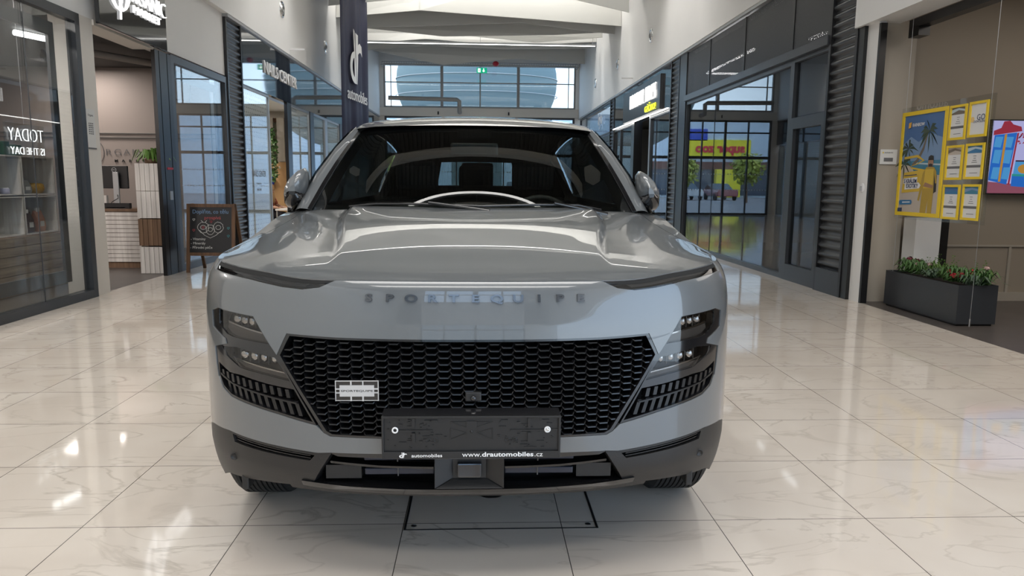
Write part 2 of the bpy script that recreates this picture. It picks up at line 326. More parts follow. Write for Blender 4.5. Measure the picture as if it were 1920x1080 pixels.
def inpoly(x, y, P):
    c = False; j = len(P)-1
    for i in range(len(P)):
        xi, yi = P[i]; xj, yj = P[j]
        if (yi > y) != (yj > y) and x < (xj-xi)*(y-yi)/(yj-yi)+xi: c = not c
        j = i
    return c
def dens(P, st):
    out = []
    for i in range(len(P)):
        a, b = P[i], P[(i+1) % len(P)]; n = max(1, int(math.dist(a, b)/st+.5))
        out += [(a[0]+(b[0]-a[0])*k/n, a[1]+(b[1]-a[1])*k/n) for k in range(n)]
    return out
CARO = Vector((CX, CY, 0))
def patch(name, outline, m, parent, surf=B, holes=(), d=0.0, step=.02, rim=.01, edge=None, lines=()):
    """a panel cut from a smooth body surface: outline and holes in the surface's own coordinates, with a turned-in rim"""
    loops = [dens(outline, edge or step)]+[dens(h, edge or step) for h in holes]
    V = []; E = []
    for L in loops:
        b = len(V); V += L; E += [(b+i, b+(i+1) % len(L)) for i in range(len(L))]
    for L in lines:
        b = len(V); V += L; E += [(b+i, b+i+1) for i in range(len(L)-1)]
    xs = [p[0] for p in loops[0]]; ys = [p[1] for p in loops[0]]
    cells = {}
    for p in V: cells.setdefault((int(p[0]//step), int(p[1]//step)), []).append(p)
    nx, ny = int((max(xs)-min(xs))/step)+1, int((max(ys)-min(ys))/step)+1
    for i in range(1, nx):
        for j in range(1, ny):
            x, y = min(xs)+i*step, min(ys)+j*step
            if not inpoly(x, y, loops[0]) or any(inpoly(x, y, h) for h in loops[1:]): continue
            ci, cj = int(x//step), int(y//step)
            if any(math.dist(q, (x, y)) < step*.45 for a in (-1, 0, 1) for b_ in (-1, 0, 1) for q in cells.get((ci+a, cj+b_), ())): continue
            V.append((x, y))
    r = geometry.delaunay_2d_cdt([Vector(p) for p in V], E, [], 0, 1e-5)
    P2, F2 = r[0], r[2]; F = []
    for f in F2:
        cx = sum(P2[i].x for i in f)/len(f); cy = sum(P2[i].y for i in f)/len(f)
        if inpoly(cx, cy, loops[0]) and not any(inpoly(cx, cy, h) for h in loops[1:]): F.append(tuple(f))
    e = .004 if surf is B else .009; P3 = [surf((p.x, p.y), d) for p in P2]; NR = []
    for p in P2:
        a = surf((p.x+e, p.y), 0)-surf((p.x-e, p.y), 0); b = surf((p.x, p.y+e), 0)-surf((p.x, p.y-e), 0); n = a.cross(b)
        q = surf((p.x, p.y), .01)-surf((p.x, p.y), 0)
        if n.dot(q) < 0: n = -n
        NR.append(n.normalized())
    out = []
    for f in F:
        a, b, c = (P3[i] for i in f[:3]); nn = (b-a).cross(c-a)
        out.append(f if nn.dot(NR[f[0]]) > 0 else f[::-1])
    verts = list(P3); LN = [[NR[i] for i in f] for f in out]; faces = list(out)
    if rim:
        for L in loops:
            n = len(L); top = [surf(p, d) for p in L]; bot = [surf(p, d-rim) for p in L]
            area_ = sum(L[i][0]*L[(i+1) % n][1]-L[(i+1) % n][0]*L[i][1] for i in range(n))
            ctr = None
            for i in range(n):
                j = (i+1) % n; b = len(verts); verts += [top[i], top[j], bot[j], bot[i]]
                nn = (top[j]-top[i]).cross(bot[i]-top[i])
                if nn.length < 1e-12: nn = Vector((0, 0, 1))
                nn.normalize()
                # outward of material: away from inside
                mid = ((L[i][0]+L[j][0])/2, (L[i][1]+L[j][1])/2); dx, dy = L[j][0]-L[i][0], L[j][1]-L[i][1]; ln = math.hypot(dx, dy) or 1
                t_ = (mid[0]+dy/ln*.002, mid[1]-dx/ln*.002)
                inside = inpoly(t_[0], t_[1], loops[0]) and not any(inpoly(t_[0], t_[1], h) for h in loops[1:])
                if inside: t_ = (mid[0]-dy/ln*.002, mid[1]+dx/ln*.002)
                o_ = surf(t_, d)-surf(mid, d)
                if nn.dot(o_) < 0: nn = -nn; faces.append((b, b+3, b+2, b+1))
                else: faces.append((b, b+1, b+2, b+3))
                LN.append([nn]*4)
    me = bpy.data.meshes.new(name); me.from_pydata([tuple(v+CARO) for v in verts], [], faces)
    me.polygons.foreach_set('use_smooth', [True]*len(faces)); me.materials.append(MT[m])
    try: me.normals_split_custom_set([tuple(n) for l in LN for n in l])
    except Exception as ex: print('normals', name, ex)
    o = bpy.data.objects.new(name, me); C.objects.link(o); o.parent = parent
    return o
mir = lambda P: [(-x, y) for x, y in P]
def both(P): return [(1, P), (-1, mir(P))]
def cb(a, b): return (Vector(a)+CARO, Vector(b)+CARO)
car = thing('car', 'grey sport utility car on display in the middle of the mall, seen head-on', 'car')
S093 = next(s/1000 for s in range(1000, 2200) if plan(s/1000)[1] >= .93)
arc = [(S093+.41*math.cos(a), .36+.41*math.sin(a)) for a in [PI/2+i*(PI/2+.0)/12 for i in range(0, 12)] if .36+.41*math.sin(a) > .45]
topc = [(s/100, ztop(s/100)) for s in range(100, int(S093*100)-1, 4)]+[(S093, ztop(S093))]
DRLB = [(.41, .999), (.46, .977), (.52, .969), (.592, .973), (.728, .988), (.86, .9965), (.985, 1.001), (1.0, ztop(1.0))]
low = [(1.19, .45), (1.12, .452), (.936, .490), (.812, .497), (.46, .477), (.42, .481), (.26, .484)]
half = [(.0, .999), (.2, .999)]+DRLB+topc[1:]+arc+low
outl = half+[(0, .485)]+mir(half[1:])[::-1]
hole = [(.216,.833),(.396,.834),(.56,.838),(.594,.770),(.688,.880),(.876,.888),(.926,.874),(.912,.822),(.822,.796),(.814,.780),(.896,.760),(.886,.704),(.874,.664),(.845,.632),(.796,.612),(.592,.585),(.464,.562),(.440,.541),(.420,.531),(.26,.531)]
holef = [(0, .833)]+hole+[(0, .531)]+mir(hole)[::-1]
patch('front_bumper_panel', outl, 'paint', car, holes=[holef], step=.018, rim=.022)
# black surround of the light clusters and the grille frame
clus = [(.594,.772),(.688,.880),(.876,.888),(.926,.874),(.912,.822),(.822,.796),(.814,.780),(.896,.760),(.886,.704),(.874,.664),(.845,.632),(.796,.612),(.592,.585),(.464,.562)]
lens_u = [(.872,.884),(.694,.877),(.668,.852),(.626,.800),(.78,.806),(.815,.812),(.866,.838)]
lens_l = [(.845,.768),(.762,.776),(.602,.760),(.572,.722),(.550,.692),(.628,.702),(.744,.712),(.82,.742)]
vent = [(.872,.712),(.80,.690),(.744,.690),(.628,.676),(.536,.668),(.476,.572),(.592,.592),(.796,.620),(.842,.640),(.866,.668)]
for sg, P in both(clus):
    f = mir if sg < 0 else (lambda q: q)
    patch('headlamp_surround', P, 'gblack', car, holes=[f(lens_u), f(lens_l), f(vent)], d=-.003, step=.02, rim=.03)
    patch('cluster_backing', f([(.56,.76),(.69,.885),(.93,.885),(.93,.66),(.85,.62),(.60,.58),(.455,.555)]), 'void', car, d=-.07, step=.05, rim=0)
    for L, nm in ((lens_u, 'upper_headlamp'), (lens_l, 'lower_headlamp')):
        ln = patch(nm, f(L), 'lampglass', car, d=-.006, step=.03, rim=.004)
        ys = [p[1] for p in L]; xs = [p[0] for p in L]; y0, y1 = min(ys), max(ys); x0, x1 = min(xs), max(xs)
        patch('lamp_housing', f([(x0-.01, y0), (x1, y0-.01), (x1+.005, y1+.01), (x0+.02, y1+.01)]), 'lampin', ln, d=-.055, step=.04, rim=0)
        # sloping shelf with a thin bright light guide along its edge
        ya, yb = (y0+.032, y0+.022) if nm[0] == 'u' else (y0+.030, y0+.016)
        sh = patch('light_guide', f([(x0+.02, yb), (x1-.03, ya+.012), (x1-.035, ya+.016), (x0+.02, yb+.004)]), 'lampchrome', ln, d=-.02, step=.02, rim=.004)
        patch('lower_housing', f([(x0, y0-.005), (x1-.02, y0+.004), (x1-.035, ya+.008), (x0+.01, yb)]), 'lampin', ln, d=-.021, step=.02, rim=.02)
        mb = MB()
        for k, (sx_, w_) in enumerate(((.30, .018), (.46, .016), (.60, .014), (.74, .012))):
            c = B((sg*(x0+(x1-x0)*(1-sx_)), y0+(y1-y0)*.68), -.035)+CARO
            mb.ball(c, (w_, .012, .017), 10, 7)
        mb.build('projector_lens', 'chrome' if nm[0] == 'l' else 'lampchrome', ln)
        for t_ in (.22, .38, .52, .66):
            c = B((sg*(x0+(x1-x0)*(1-t_)), y0+(y1-y0)*.66), -.035)+CARO; box('lamp_divider', c-Vector((.0012, .012, .018)), c+Vector((.0012, .012, .018)), 'lampin', ln)
    # vents: slanted slats in two rows under the lamps
    mb = MB()
    for k in range(13):
        t0 = k/12.0; s_ = .858-t0*.345; zt = .712-t0*.030-.022; zb = zt-.030
        for (za, zb_, d0, d1, sh_) in ((zt, zt-.026, -.006, -.030, .006), (zt-.032, zt-.078, -.010, -.035, .016)):
            q = [(s_, za), (s_-.013, za), (s_-.013-sh_, zb_), (s_-sh_, zb_)]
            if not all(inpoly(a, b, vent) for a, b in q[:2]): continue
            zmin = .570+max(0, (s_-.476))*.10
            q = [(a, max(b, zmin+.004)) for a, b in q]; q = f(q)
            A_ = [B(p, d0)+CARO for p in q]; B_ = [B(p, d1)+CARO for p in q]
            mb.add(A_+B_, [(0, 1, 2, 3), (7, 6, 5, 4), (0, 4, 5, 1), (1, 5, 6, 2), (2, 6, 7, 3), (3, 7, 4, 0)])
    mb.build('bumper_vent', 'grill', car)
    patch('vent_divider', f([(.868,.672),(.79,.652),(.53,.622),(.528,.627),(.79,.657),(.868,.679)]), 'grill', car, d=-.004, step=.03, rim=.02)
    # slim daytime lamp under the bonnet edge
    dr = [(.425,.990)]+DRLB[1:-1]+[(.995,ztop(1.0)-.014)]+[(s/100, ztop(s/100)-.014) for s in range(96, 44, -4)]
    o = patch('daytime_lamp', f(dr), 'drlglass', car, d=-.004, step=.02, rim=.01, edge=.02)
    patch('light_bar', f([(.52,.975),(.6,.980),(.73,.994),(.96,1.003),(.96,1.014),(.73,1.004),(.6,.992),(.50,.984)]), 'drlbar', o, d=-.020, step=.03, rim=.01)
    patch('lamp_frame', f([(.40,.998)]+[(s/100, ztop(s/100)-.001) for s in range(44, 101, 4)]+[(1.0,ztop(1)-.015)]+[(s/100, ztop(s/100)-.0145) for s in range(96, 44, -4)]), 'void', o, d=-.006, step=.02, rim=.01)
    patch('lamp_back', f([(.40,.965),(.6,.955),(1.0,.98),(1.0,1.018),(.75,1.008),(.55,.994),(.40,.985)]), 'void', o, d=-.035, step=.05, rim=0)
# honeycomb grille of rounded scales
gout = [(0,.833)]+[(.216,.833),(.396,.834),(.56,.838),(.594,.770),(.494,.624),(.440,.541),(.420,.531),(.26,.531)]+[(0,.531)]
gfull = gout+mir(gout[1:-1])[::-1]
inn = lambda P, k, c: [(c[0]+(x-c[0])*k, c[1]+(y-c[1])*k) for x, y in P]
gin = [(0,.826)]+[(.216,.826),(.396,.827),(.550,.831),(.583,.770),(.484,.626),(.432,.547),(.414,.538),(.26,.537)]+[(0,.537)]
gi = gin+mir(gin[1:-1])[::-1]
patch('grille_frame', gfull, 'gblack', car, holes=[gi], d=-.002, step=.03, rim=.04)
patch('grille_backing', gfull, 'void', car, d=-.075, step=.06, rim=0)
mb = MB(); px_, pz_ = .0375, .0200
for i in range(-17, 18):
    for j in range(0, 18):
        s0 = i*px_; z0 = .525+j*pz_+(pz_/2 if i % 2 else 0)
        if abs(s0) > .59: continue
        if not (inpoly(s0, z0, gi) or inpoly(s0, z0+.008, gi)): continue
        W, h_ = px_*.5+.004, pz_*.5
        ou = [(-W, 0), (-W+.010, -h_), (W-.010, -h_), (W, 0), (W-.010, h_), (-W+.010, h_)]
        ii = [(-W+.0034, .0010), (-W+.0108, -h_+.0034), (W-.0108, -h_+.0034), (W-.0034, .0010), (W-.0105, h_-.0006), (-W+.0105, h_-.0006)]
        dd = [-.018, -.007, -.007, -.018, -.028, -.028]
        V = [B((s0+a, min(max(z0+b, .533), .832)), d_)+CARO for (a, b), d_ in zip(ou, dd)]+[B((s0+a, min(max(z0+b, .533), .832)), d_-.001)+CARO for (a, b), d_ in zip(ii, dd)]+[B((s0+a*.93, min(max(z0+b*.9, .533), .832)), -.06)+CARO for (a, b) in ii]
        F = [(k, (k+1) % 6, 6+(k+1) % 6, 6+k) for k in range(6)]+[(6+k, 6+(k+1) % 6, 12+(k+1) % 6, 12+k) for k in range(6)]
        mb.add(V, F)
mb.build('grille_mesh', 'grill', car)
mb = MB(); c = B((.012, .664), .0)+CARO; mb.box(c+Vector((-.024, .003, -.018)), c+Vector((.024, .03, .012))); mb.build('grille_camera_cover', 'black_pl', car, bevel=.004)
MB().lathe([(.0, -.002), (.006, -.002), (.008, 0), (.008, .01)], c+Vector((0, -.004, -.006)), 'y', 14).build('camera', 'gblack', car)
# badge
bx, bz = -.333, .678; bw, bh = .0635, .0305
bc = B((bx, bz), 0)+CARO; yb = bc.y-.004
bd = box('grille_badge', (bc.x-bw, yb, bz-bh+.0), (bc.x+bw, yb+.012, bz+bh), 'gblack', car)
mb = MB(); T_ = .0018; y0 = yb-.0015
def br(x0, z0, x1, z1): mb.box((bc.x+x0, y0, bz+z0), (bc.x+x1, yb+.002, bz+z1))
br(-bw, -bh, bw, -bh+T_); br(-bw, bh-T_, bw, bh); br(-bw, -bh, -bw+T_, bh); br(bw-T_, -bh, bw, bh)
for x in (-.019, .016): br(x, -bh, x+.0034, -.0165); br(x, .0165, x+.0034, bh)
for z in (-.0075, .0042): br(-bw, z, -.050, z+.0030); br(.050, z, bw, z+.0030)
br(-.050, -.0165, .050, .0165); mb.build('badge_plate', 'silver', bd)
text('badge_lettering', 'SPORTEQUIPE', .0098, (bc.x, y0-.0006, bz-.0005), FRONT, 'gblack', bd, .0005, .0001, fit=(.094, .0068))
# raised lettering on the nose, letter by letter
lx0, lx1 = -.300, .335; LW = 'SPORTEQUIPE'
for k, ch in enumerate(LW):
    xx = lx0+(lx1-lx0)*k/10.0
    me = text_data(ch, .031, .0028, .0009)
    s_ = xx/1.0
    p = B((xx*1.003, .951), .003)+CARO; n_ = (B((xx, .966), 0)-B((xx, .936), 0)).normalized(); sx_ = (B((xx+.02, .951), 0)-B((xx-.02, .951), 0)).normalized(); nn = sx_.cross(n_).normalized()
    R = Matrix((sx_*1.55, n_, nn)).transposed().to_4x4(); R.translation = p; me.transform(R); me.materials.clear(); me.materials.append(MT['lettern']); me.name = 'letter'
    o = bpy.data.objects.new('letter', me); C.objects.link(o); o.parent = car
# lower bumper in dark plastic
SB = 1.22
lowp = [(1.22, .45)]+low[0:]; bot = [(.0, .372), (.38, .372), (.488, .384), (.416, .4765)]
lb = [(.418, .4795), (.46, .4755), (.812, .4955), (.936, .4885), (1.12, .4505), (1.185, .4485), (1.165, .36), (1.13, .29), (1.05, .268), (1.02, .284), (.96, .300), (.918, .318), (.72, .338), (.524, .352), (.490, .372)]
slot = [(.806, .488), (.792, .470), (.50, .458), (.476, .466), (.50, .472)]
for sg, P in both(lb):
    f = mir if sg < 0 else (lambda q: q)
    patch('lower_bumper', P, 'bplast', car, holes=[f([(.800,.488),(.790,.463),(.49,.449),(.472,.468)])], d=-.002, step=.03, rim=.05)
    patch('bumper_slot', f([(.806,.492),(.792,.458),(.486,.444),(.466,.470)]), 'void', car, d=-.03, step=.05, rim=0)
    for dz in (.0, .0085): patch('slot_rib', f([(.797,.4785-dz),(.49,.4615-dz),(.49,.4645-dz),(.797,.4815-dz)]), 'grill', car, d=-.008, step=.03, rim=.02)
    c = B((sg*.80, .412), -.001)+CARO; nx_, ny_ = plann(sg*.80)
    MB().lathe([(.013, 0), (.013, -.002), (.010, -.0035), (.0095, -.001), (0, -.001)], c, 'y', 18).build('parking_sensor', 'bplast', car)
    mb = MB(); c = B((sg*.805, .318), -.004)+CARO; mb.box(c+Vector((-.011, -.012, -.03)), c+Vector((.011, .05, .022))); mb.build('air_deflector', 'bplast', car, bevel=.004)
# band behind the plate and over the intake
patch('intake_header', [(-.42,.486),(-.42,.476),(-.40,.468),(.40,.468),(.42,.476),(.42,.486)], 'gblack', car, d=-.006, step=.04, rim=.05)
inl = [(.415,.476),(.49,.384),(.38,.372)]
patch('intake_lip', [(-.53,.376),(-.38,.368),(-.2,.364),(.2,.364),(.38,.368),(.53,.376),(.53,.357),(.38,.346),(.2,.342),(-.2,.342),(-.38,.346),(-.53,.357)], 'gblack', car, d=.004, step=.02, rim=.06)
patch('chin_spoiler', [(-.60,.352),(-.38,.346),(.38,.346),(.60,.352),(.60,.325),(.38,.322),(-.38,.322),(-.60,.325)], 'bplast', car, d=-.012, step=.04, rim=.10)
patch('intake_backing', [(-.48,.48),(.48,.48),(.54,.34),(-.54,.34)], 'void', car, d=-.12, step=.06, rim=0)
for z_, dd, r_ in ((.438, -.030, .006),):
    [patch('intake_bar', [(q*.11,z_-.005),(q*.28,z_-.004),(q*.435,z_+.004),(q*.435,z_-.003),(q*.28,z_-.011),(q*.11,z_-.012)], 'gblack', car, d=dd, step=.04, rim=.04) for q in (-1, 1)]
for sg in (-1, 1):
    for z_ in (.456, .408):
        a = B((sg*.11, z_), -.055)+CARO; b = B((sg*.33, z_), -.055)+CARO
        x0_, x1_ = sorted((a.x, b.x)); mb = MB(); mb.box((x0_, a.y, z_-.010), (x1_, a.y+.02, z_+.010)); mb.build('radiator_shutter', 'slat', car, bevel=.003)
        mb = MB(); mb.box((x0_+.10, a.y-.004, z_-.013), (x0_+.104, a.y+.02, z_+.013)); mb.build('shutter_joint', 'gblack', car)
    a = B((sg*.34, .40), -.04)+CARO; b = B((sg*.46, .40), -.06)+CARO; x0_, x1_ = sorted((a.x, b.x))
    box('intake_blank', (x0_, a.y, .385), (x1_, a.y+.03, .428), 'black_pl', car)
rc = B((0, .41), 0)+CARO
mb = MB(); Y0 = rc.y+.004
mb.prism([(rc.x-.105, Y0+.03, .375), (rc.x+.105, Y0+.03, .375), (rc.x+.105, Y0+.03, .468), (rc.x-.105, Y0+.03, .468)], (0, .06, 0))
for (xa, xb) in ((-.105, -.05), (.105, .05)): mb.prism([(rc.x+xa, Y0, .372), (rc.x+xa, Y0, .468), (rc.x+xb, Y0+.03, .462), (rc.x+xb, Y0+.03, .395)], (0, .03, 0))
mb.prism([(rc.x-.105, Y0, .372), (rc.x+.105, Y0, .372), (rc.x+.05, Y0+.03, .395), (rc.x-.05, Y0+.03, .395)], (0, .03, 0))
mb.build('radar_housing', 'black_pl', car, bevel=.002)
box('radar_cover', (rc.x-.037, Y0+.012, .402), (rc.x+.037, Y0+.04, .447), 'gblack', car, bevel=.004)
# plate carrier
pw, pz0, pz1 = .2625, .4845, .628; pxc = CX+.007; py = CY-.028
def pb(x0, z0, x1, z1, dy0, dy1, mb_): mb_.box((pxc+x0, py+dy0, z0), (pxc+x1, py+dy1, z1))
mb = MB(); pb(-pw, pz0, pw, pz1-.016, .004, .014, mb)
pb(-pw, pz0, pw, pz0+.021, -.004, .01, mb); pb(-pw, pz0, -pw+.006, pz1-.014, -.004, .01, mb); pb(pw-.006, pz0, pw, pz1-.014, -.004, .01, mb); pb(-pw, pz1-.020, pw, pz1-.015, -.004, .01, mb)
pl = mb.build('plate_carrier', 'black_pl', car, bevel=.0015)
mb = MB(); mb.prism([(pxc-pw, py+.004, pz1-.014), (pxc+pw, py+.004, pz1-.014), (pxc+pw-.004, py+.03, pz1), (pxc-pw+.004, py+.03, pz1)], (0, .01, -.012)); mb.build('plate_top_cover', 'gblack', pl)
mb = MB(); rr = random.Random(3)
for sg in (-1, 1):
    for k in range(46):
        x = sg*rr.uniform(.075, .245); z = rr.uniform(pz0+.028, pz1-.026); ww = rr.choice((.003, .004, .008, .02)); hh = rr.choice((.002, .003))
        pb(x-ww/2, z-hh/2, x+ww/2, z+hh/2, .0015, .005, mb)
    for za in (.592, .548): pb(sg*.170-.004, za-.014, sg*.170+.004, za+.014, -.003, .005, mb)
    pb(sg*.165-.05, .5675, sg*.165+.05, .570, .001, .005, mb)
    for dx in (.105, .127): mb.lathe([(.008, 0), (.008, -.002), (.005, -.002), (.005, 0)], (pxc+sg*dx, py+.004, .539), 'y', 14)
    A_ = [(sg*.062, .594), (sg*.015, .578), (sg*.015, .594)]; B2 = [(sg*.062, .541), (sg*.015, .560), (sg*.062, .575)]
    for T in (A_, B2): 
        for i in range(3):
            (xa, za), (xb, zb) = T[i], T[(i+1) % 3]; mb.tube([(pxc+xa, py+.003, za), (pxc+xb, py+.003, zb)], .0012, 5)
pb(-.015, .545, .015, .597, .001, .005, mb); mb.lathe([(0, -.003), (.004, -.003), (.005, 0)], (pxc, py+.001, .565), 'y', 10)
mb.build('carrier_relief', 'black_pl', pl)
for sg in (-1, 1):
    MB().lathe([(.0052, 0), (.0052, -.002), (.0095, -.002), (.0095, .001)], (pxc+sg*.224, py+.002, .5705), 'y', 20).build('fixing_ring', 'textw', pl)
MB().lathe([(0, -.004), (.004, -.004), (.0052, -.001)], (pxc+.224, py+.002, .5705), 'y', 12).build('rivet', 'chrome', pl)
yt = py-.0045
text('web_address', 'www.', .0155, (pxc+.0005, yt, pz0+.0100), FRONT, 'textw', pl, .0003, 0, fit=(.056, .0098))
text('web_address', 'drautomobiles', .0150, (pxc+.107, yt, pz0+.0125), FRONT, 'textw', pl, .0003, .0003, fit=(.152, .0142))
text('web_address', '.cz', .0150, (pxc+.1985, yt, pz0+.0100), FRONT, 'textw', pl, .0003, 0, fit=(.024, .0092))
text('dealer_lettering', 'automobiles', .0115, (pxc-.131, yt, pz0+.0100), FRONT, 'textw', pl, .0003, .0001, fit=(.090, .0100))
def dr_logo(x, y, z, h, m, parent, normal='F', name='dealer_logo', th=.0006):
    """the dr mark: a slanted d and r that share a blade-like stem; drawn in x-z, h = its height"""
    P = []
    n = 18; w_ = h*.40
    ring = []
    for k in range(n+1):
        a = PI/2+PI*k/n; ring.append((h*.36+w_*.80*math.cos(a), h*.31+h*.31*math.sin(a)))
    inner = []
    for k in range(n+1):
        a = PI/2+PI*k/n; inner.append((h*.36+w_*.42*math.cos(a), h*.31+h*.19*math.sin(a)))
    mb = MB()
    Q = lambda a, b: (x+a, y, z+b)
    for k in range(n): mb.prism([Q(*ring[k]), Q(*ring[k+1]), Q(*inner[k+1]), Q(*inner[k])], (0, th, 0))
    mb.prism([Q(h*.34, 0), Q(h*.47, 0), Q(h*.42, h*.52), Q(h*.37, h*1.02), Q(h*.30, h*1.05), Q(h*.33, h*.60)], (0, th, 0))
    mb.prism([Q(h*.50, h*.02), Q(h*.52, 0), Q(h*.60, h*.5), Q(h*.62, h*.98), Q(h*.43, h*1.0), Q(h*.46, h*.5)], (0, th, 0))
    arc_ = [(h*.60, h*.98-h*.20), (h*.72, h*.84), (h*.86, h*.80), (h*.90, h*.60), (h*.82, h*.66), (h*.72, h*.66), (h*.60, h*.60)]
    mb.prism([Q(*p) for p in arc_], (0, th, 0)); return mb.build(name, m, parent)
lg = dr_logo(0, 0, 0, .0165, 'textw', pl); lg.data.transform(Matrix.Translation((pxc-.213, yt, pz0+.0030)) @ Matrix.Diagonal((1.6, 1, 1, 1)))
# bonnet and wing tops
def rimy(x):   # y of the rim for lateral x at the nose
    for i in range(len(_Q)-1):
        if _Q[i+1][1] >= abs(x) > _Q[i][1]-1e-9: return _Q[i][0]+(_Q[i+1][0]-_Q[i][0])*(abs(x)-_Q[i][1])/max(_Q[i+1][1]-_Q[i][1], 1e-9)
    return _Qy[0]
front = [(q[1]*1.0, q[0]+.003) for q in _Q[::3] if q[2] < 1.0]
side = []
for y in [.60, .7, .8, .9, 1.0, 1.1, 1.2, 1.28]: side.append((rimx(y)[0]-.012-.10*sst(y, .60, 1.3), y))
front = [p for p in front if p[1] < .585]
cowl = lambda x: 1.035+.54*x*x
back = [(x/100, cowl(x/100)+.03) for x in range(76, 0, -4)]
hb = front[1:]+side+[(.775, 1.375)]+back
patch('bonnet', [(0, front[0][1])]+hb+[(0, cowl(0)+.03)]+mir(hb)[::-1], 'paint', car, surf=HS, step=.016, edge=.02, rim=.018, lines=[[(sg*(.44+.10*sst(y, .3, 1.1)+o_), y) for y in [.2+.025*k for k in range(37)]] for sg in (-1, 1) for o_ in (-.012, -.004, .003, .009, .015, .022, .030)])
for sg in (-1, 1):
    P = [(x+.005, y) for x, y in side]+[(.779, 1.375), (.74, 1.40), (.80, 1.52), (rimx(1.7)[0]-.001, 1.7)]+[(rimx(y)[0]-.0005, y) for y in (1.6, 1.5, 1.4, 1.3, 1.2, 1.1, 1.0, .9, .8, .7, .62, .60, .57)]
    if sg < 0: P = mir(P)
    patch('wing', P, 'paint', car, surf=HS, step=.03, rim=.012)
patch('bonnet_underlay', [(-.6, .3), (.6, .3), (.86, .62), (.80, 1.5), (-.80, 1.5), (-.86, .62)], 'void', car, surf=HS, d=-.03, step=.12, rim=0)
# flanks and tail
def sz(y): return next(s/500 for s in range(0, int(SMAX*500)) if plan(s/500)[1] >= y)
SR = sz(3.665)
ar2 = [(SR+.41*math.cos(a), .36+.41*math.sin(a)) for a in [PI-i*PI/12 for i in range(0, 13)]]
arf = [(S093+.41*math.cos(a), .36+.41*math.sin(a)) for a in [PI/2-i*(PI/2)/6 for i in range(0, 7)]]
for sg in (-1, 1):
    tp = [(S093+(SMAX-.02-S093)*k/30, ) for k in range(31)]; tp = [(s[0], ztop(s[0])) for s in tp]
    P = tp[::-1]+arf+ar2+[(SMAX-.02, .36)]
    if sg < 0: P = mir(P)
    patch('body_side', P, 'paint', car, step=.09, rim=.01, edge=.05)
    P = [(S093+.41, .37), (SR-.41, .37), (SR-.41, .22), (S093+.41, .22)]
    patch('sill_trim', P if sg > 0 else mir(P), 'bplast', car, d=.004, step=.2, rim=.05)
    for sc in (S093, SR):
        P = [(sc+.435*math.cos(a), .36+.435*math.sin(a)) for a in [-.1+i*(PI+.2)/20 for i in range(21)]]+[(sc+.395*math.cos(a), .36+.395*math.sin(a)) for a in [PI+.1-i*(PI+.2)/20 for i in range(21)]]
        if sc == S093: P = [(max(p[0], 1.185), max(p[1], .30)) for p in P]
        patch('wheel_arch_trim', P if sg > 0 else mir(P), 'bplast', car, d=.006, step=.05, rim=.04)
# glasshouse
def wsf(u, v, k=0):
    x = (.752*(1-v)+.632*v)*u; y = (1.05+.31*u*u)*(1-v)+(1.96+.10*u*u)*v; z = (H(.752*u, 1.05+.31*u*u)+.0)*(1-v)+(1.585-.030*u*u)*v
    n = Vector((.25*u, -.55, .80)); n.normalize(); return Vector((x, y, z))+n*(.016*math.sin(PI*v)*(1-.3*u*u)-k)
def gp(name, fn, nu, nv, m, th=0):
    mb = MB(); mb.grid(lambda a, b: fn(a, b)+CARO, nu, nv); return mb.build(name, m, car, fixn=False)
o = gp('windscreen', lambda a, b: wsf(a*2-1, b), 30, 18, 'wind')
# black printed border of the windscreen
mb = MB()
for (u0, u1, v0, v1) in ((0, 1, 0, .055), (0, 1, .955, 1), (0, .045, .05, .96), (.955, 1, .05, .96)):
    mb.grid(lambda a, b: wsf((u0+(u1-u0)*a)*2-1, v0+(v1-v0)*b, .004)+CARO, 24, 14)
mb.grid(lambda a, b: wsf((.43+.14*a)*2-1, .83+.14*b, .004)+CARO, 6, 3)
mb.build('windscreen_border', 'gblack', car, fixn=False)
RZ = [(1.94,1.592),(2.1,1.630),(2.4,1.678),(2.8,1.712),(3.3,1.706),(3.8,1.67),(4.25,1.60)]
def roof(u, v):
    y = 1.965+(4.25-1.965)*v+(.10*u*u)*(1-v); x = (.640*(1-v)+.60*v)*u; x *= 1+.03*math.sin(PI*v)
    return Vector((x, y, mono(y, RZ)-.030*u*u-.010*u**6))
gp('roof', lambda a, b: roof(a*2-1, b), 30, 30, 'paint')
gp('headliner', lambda a, b: roof((a*2-1)*1.02, b)-Vector((0, 0, .035)), 20, 20, 'cabin')
def pil(sg, a, b, oz=0):   # a: 0 inner edge at the glass .. 1 outer edge, b: base to top, then back along the roof
    inr = wsf(sg, min(b, 1))
    ou = [(.845,1.43,1.150),(.790,1.66,1.33),(.732,1.88,1.468),(.685,2.08,1.565),(.668,2.18,1.600)]
    t = b*(len(ou)-1); i = min(int(t), len(ou)-2); t -= i; p = Vector(ou[i]).lerp(Vector(ou[i+1]), t); p.x *= sg
    q = inr.lerp(p, a); nn = Vector((sg*.6, -.45, .6)).normalized(); return q+nn*(.016*math.sin(PI*a)+.002)
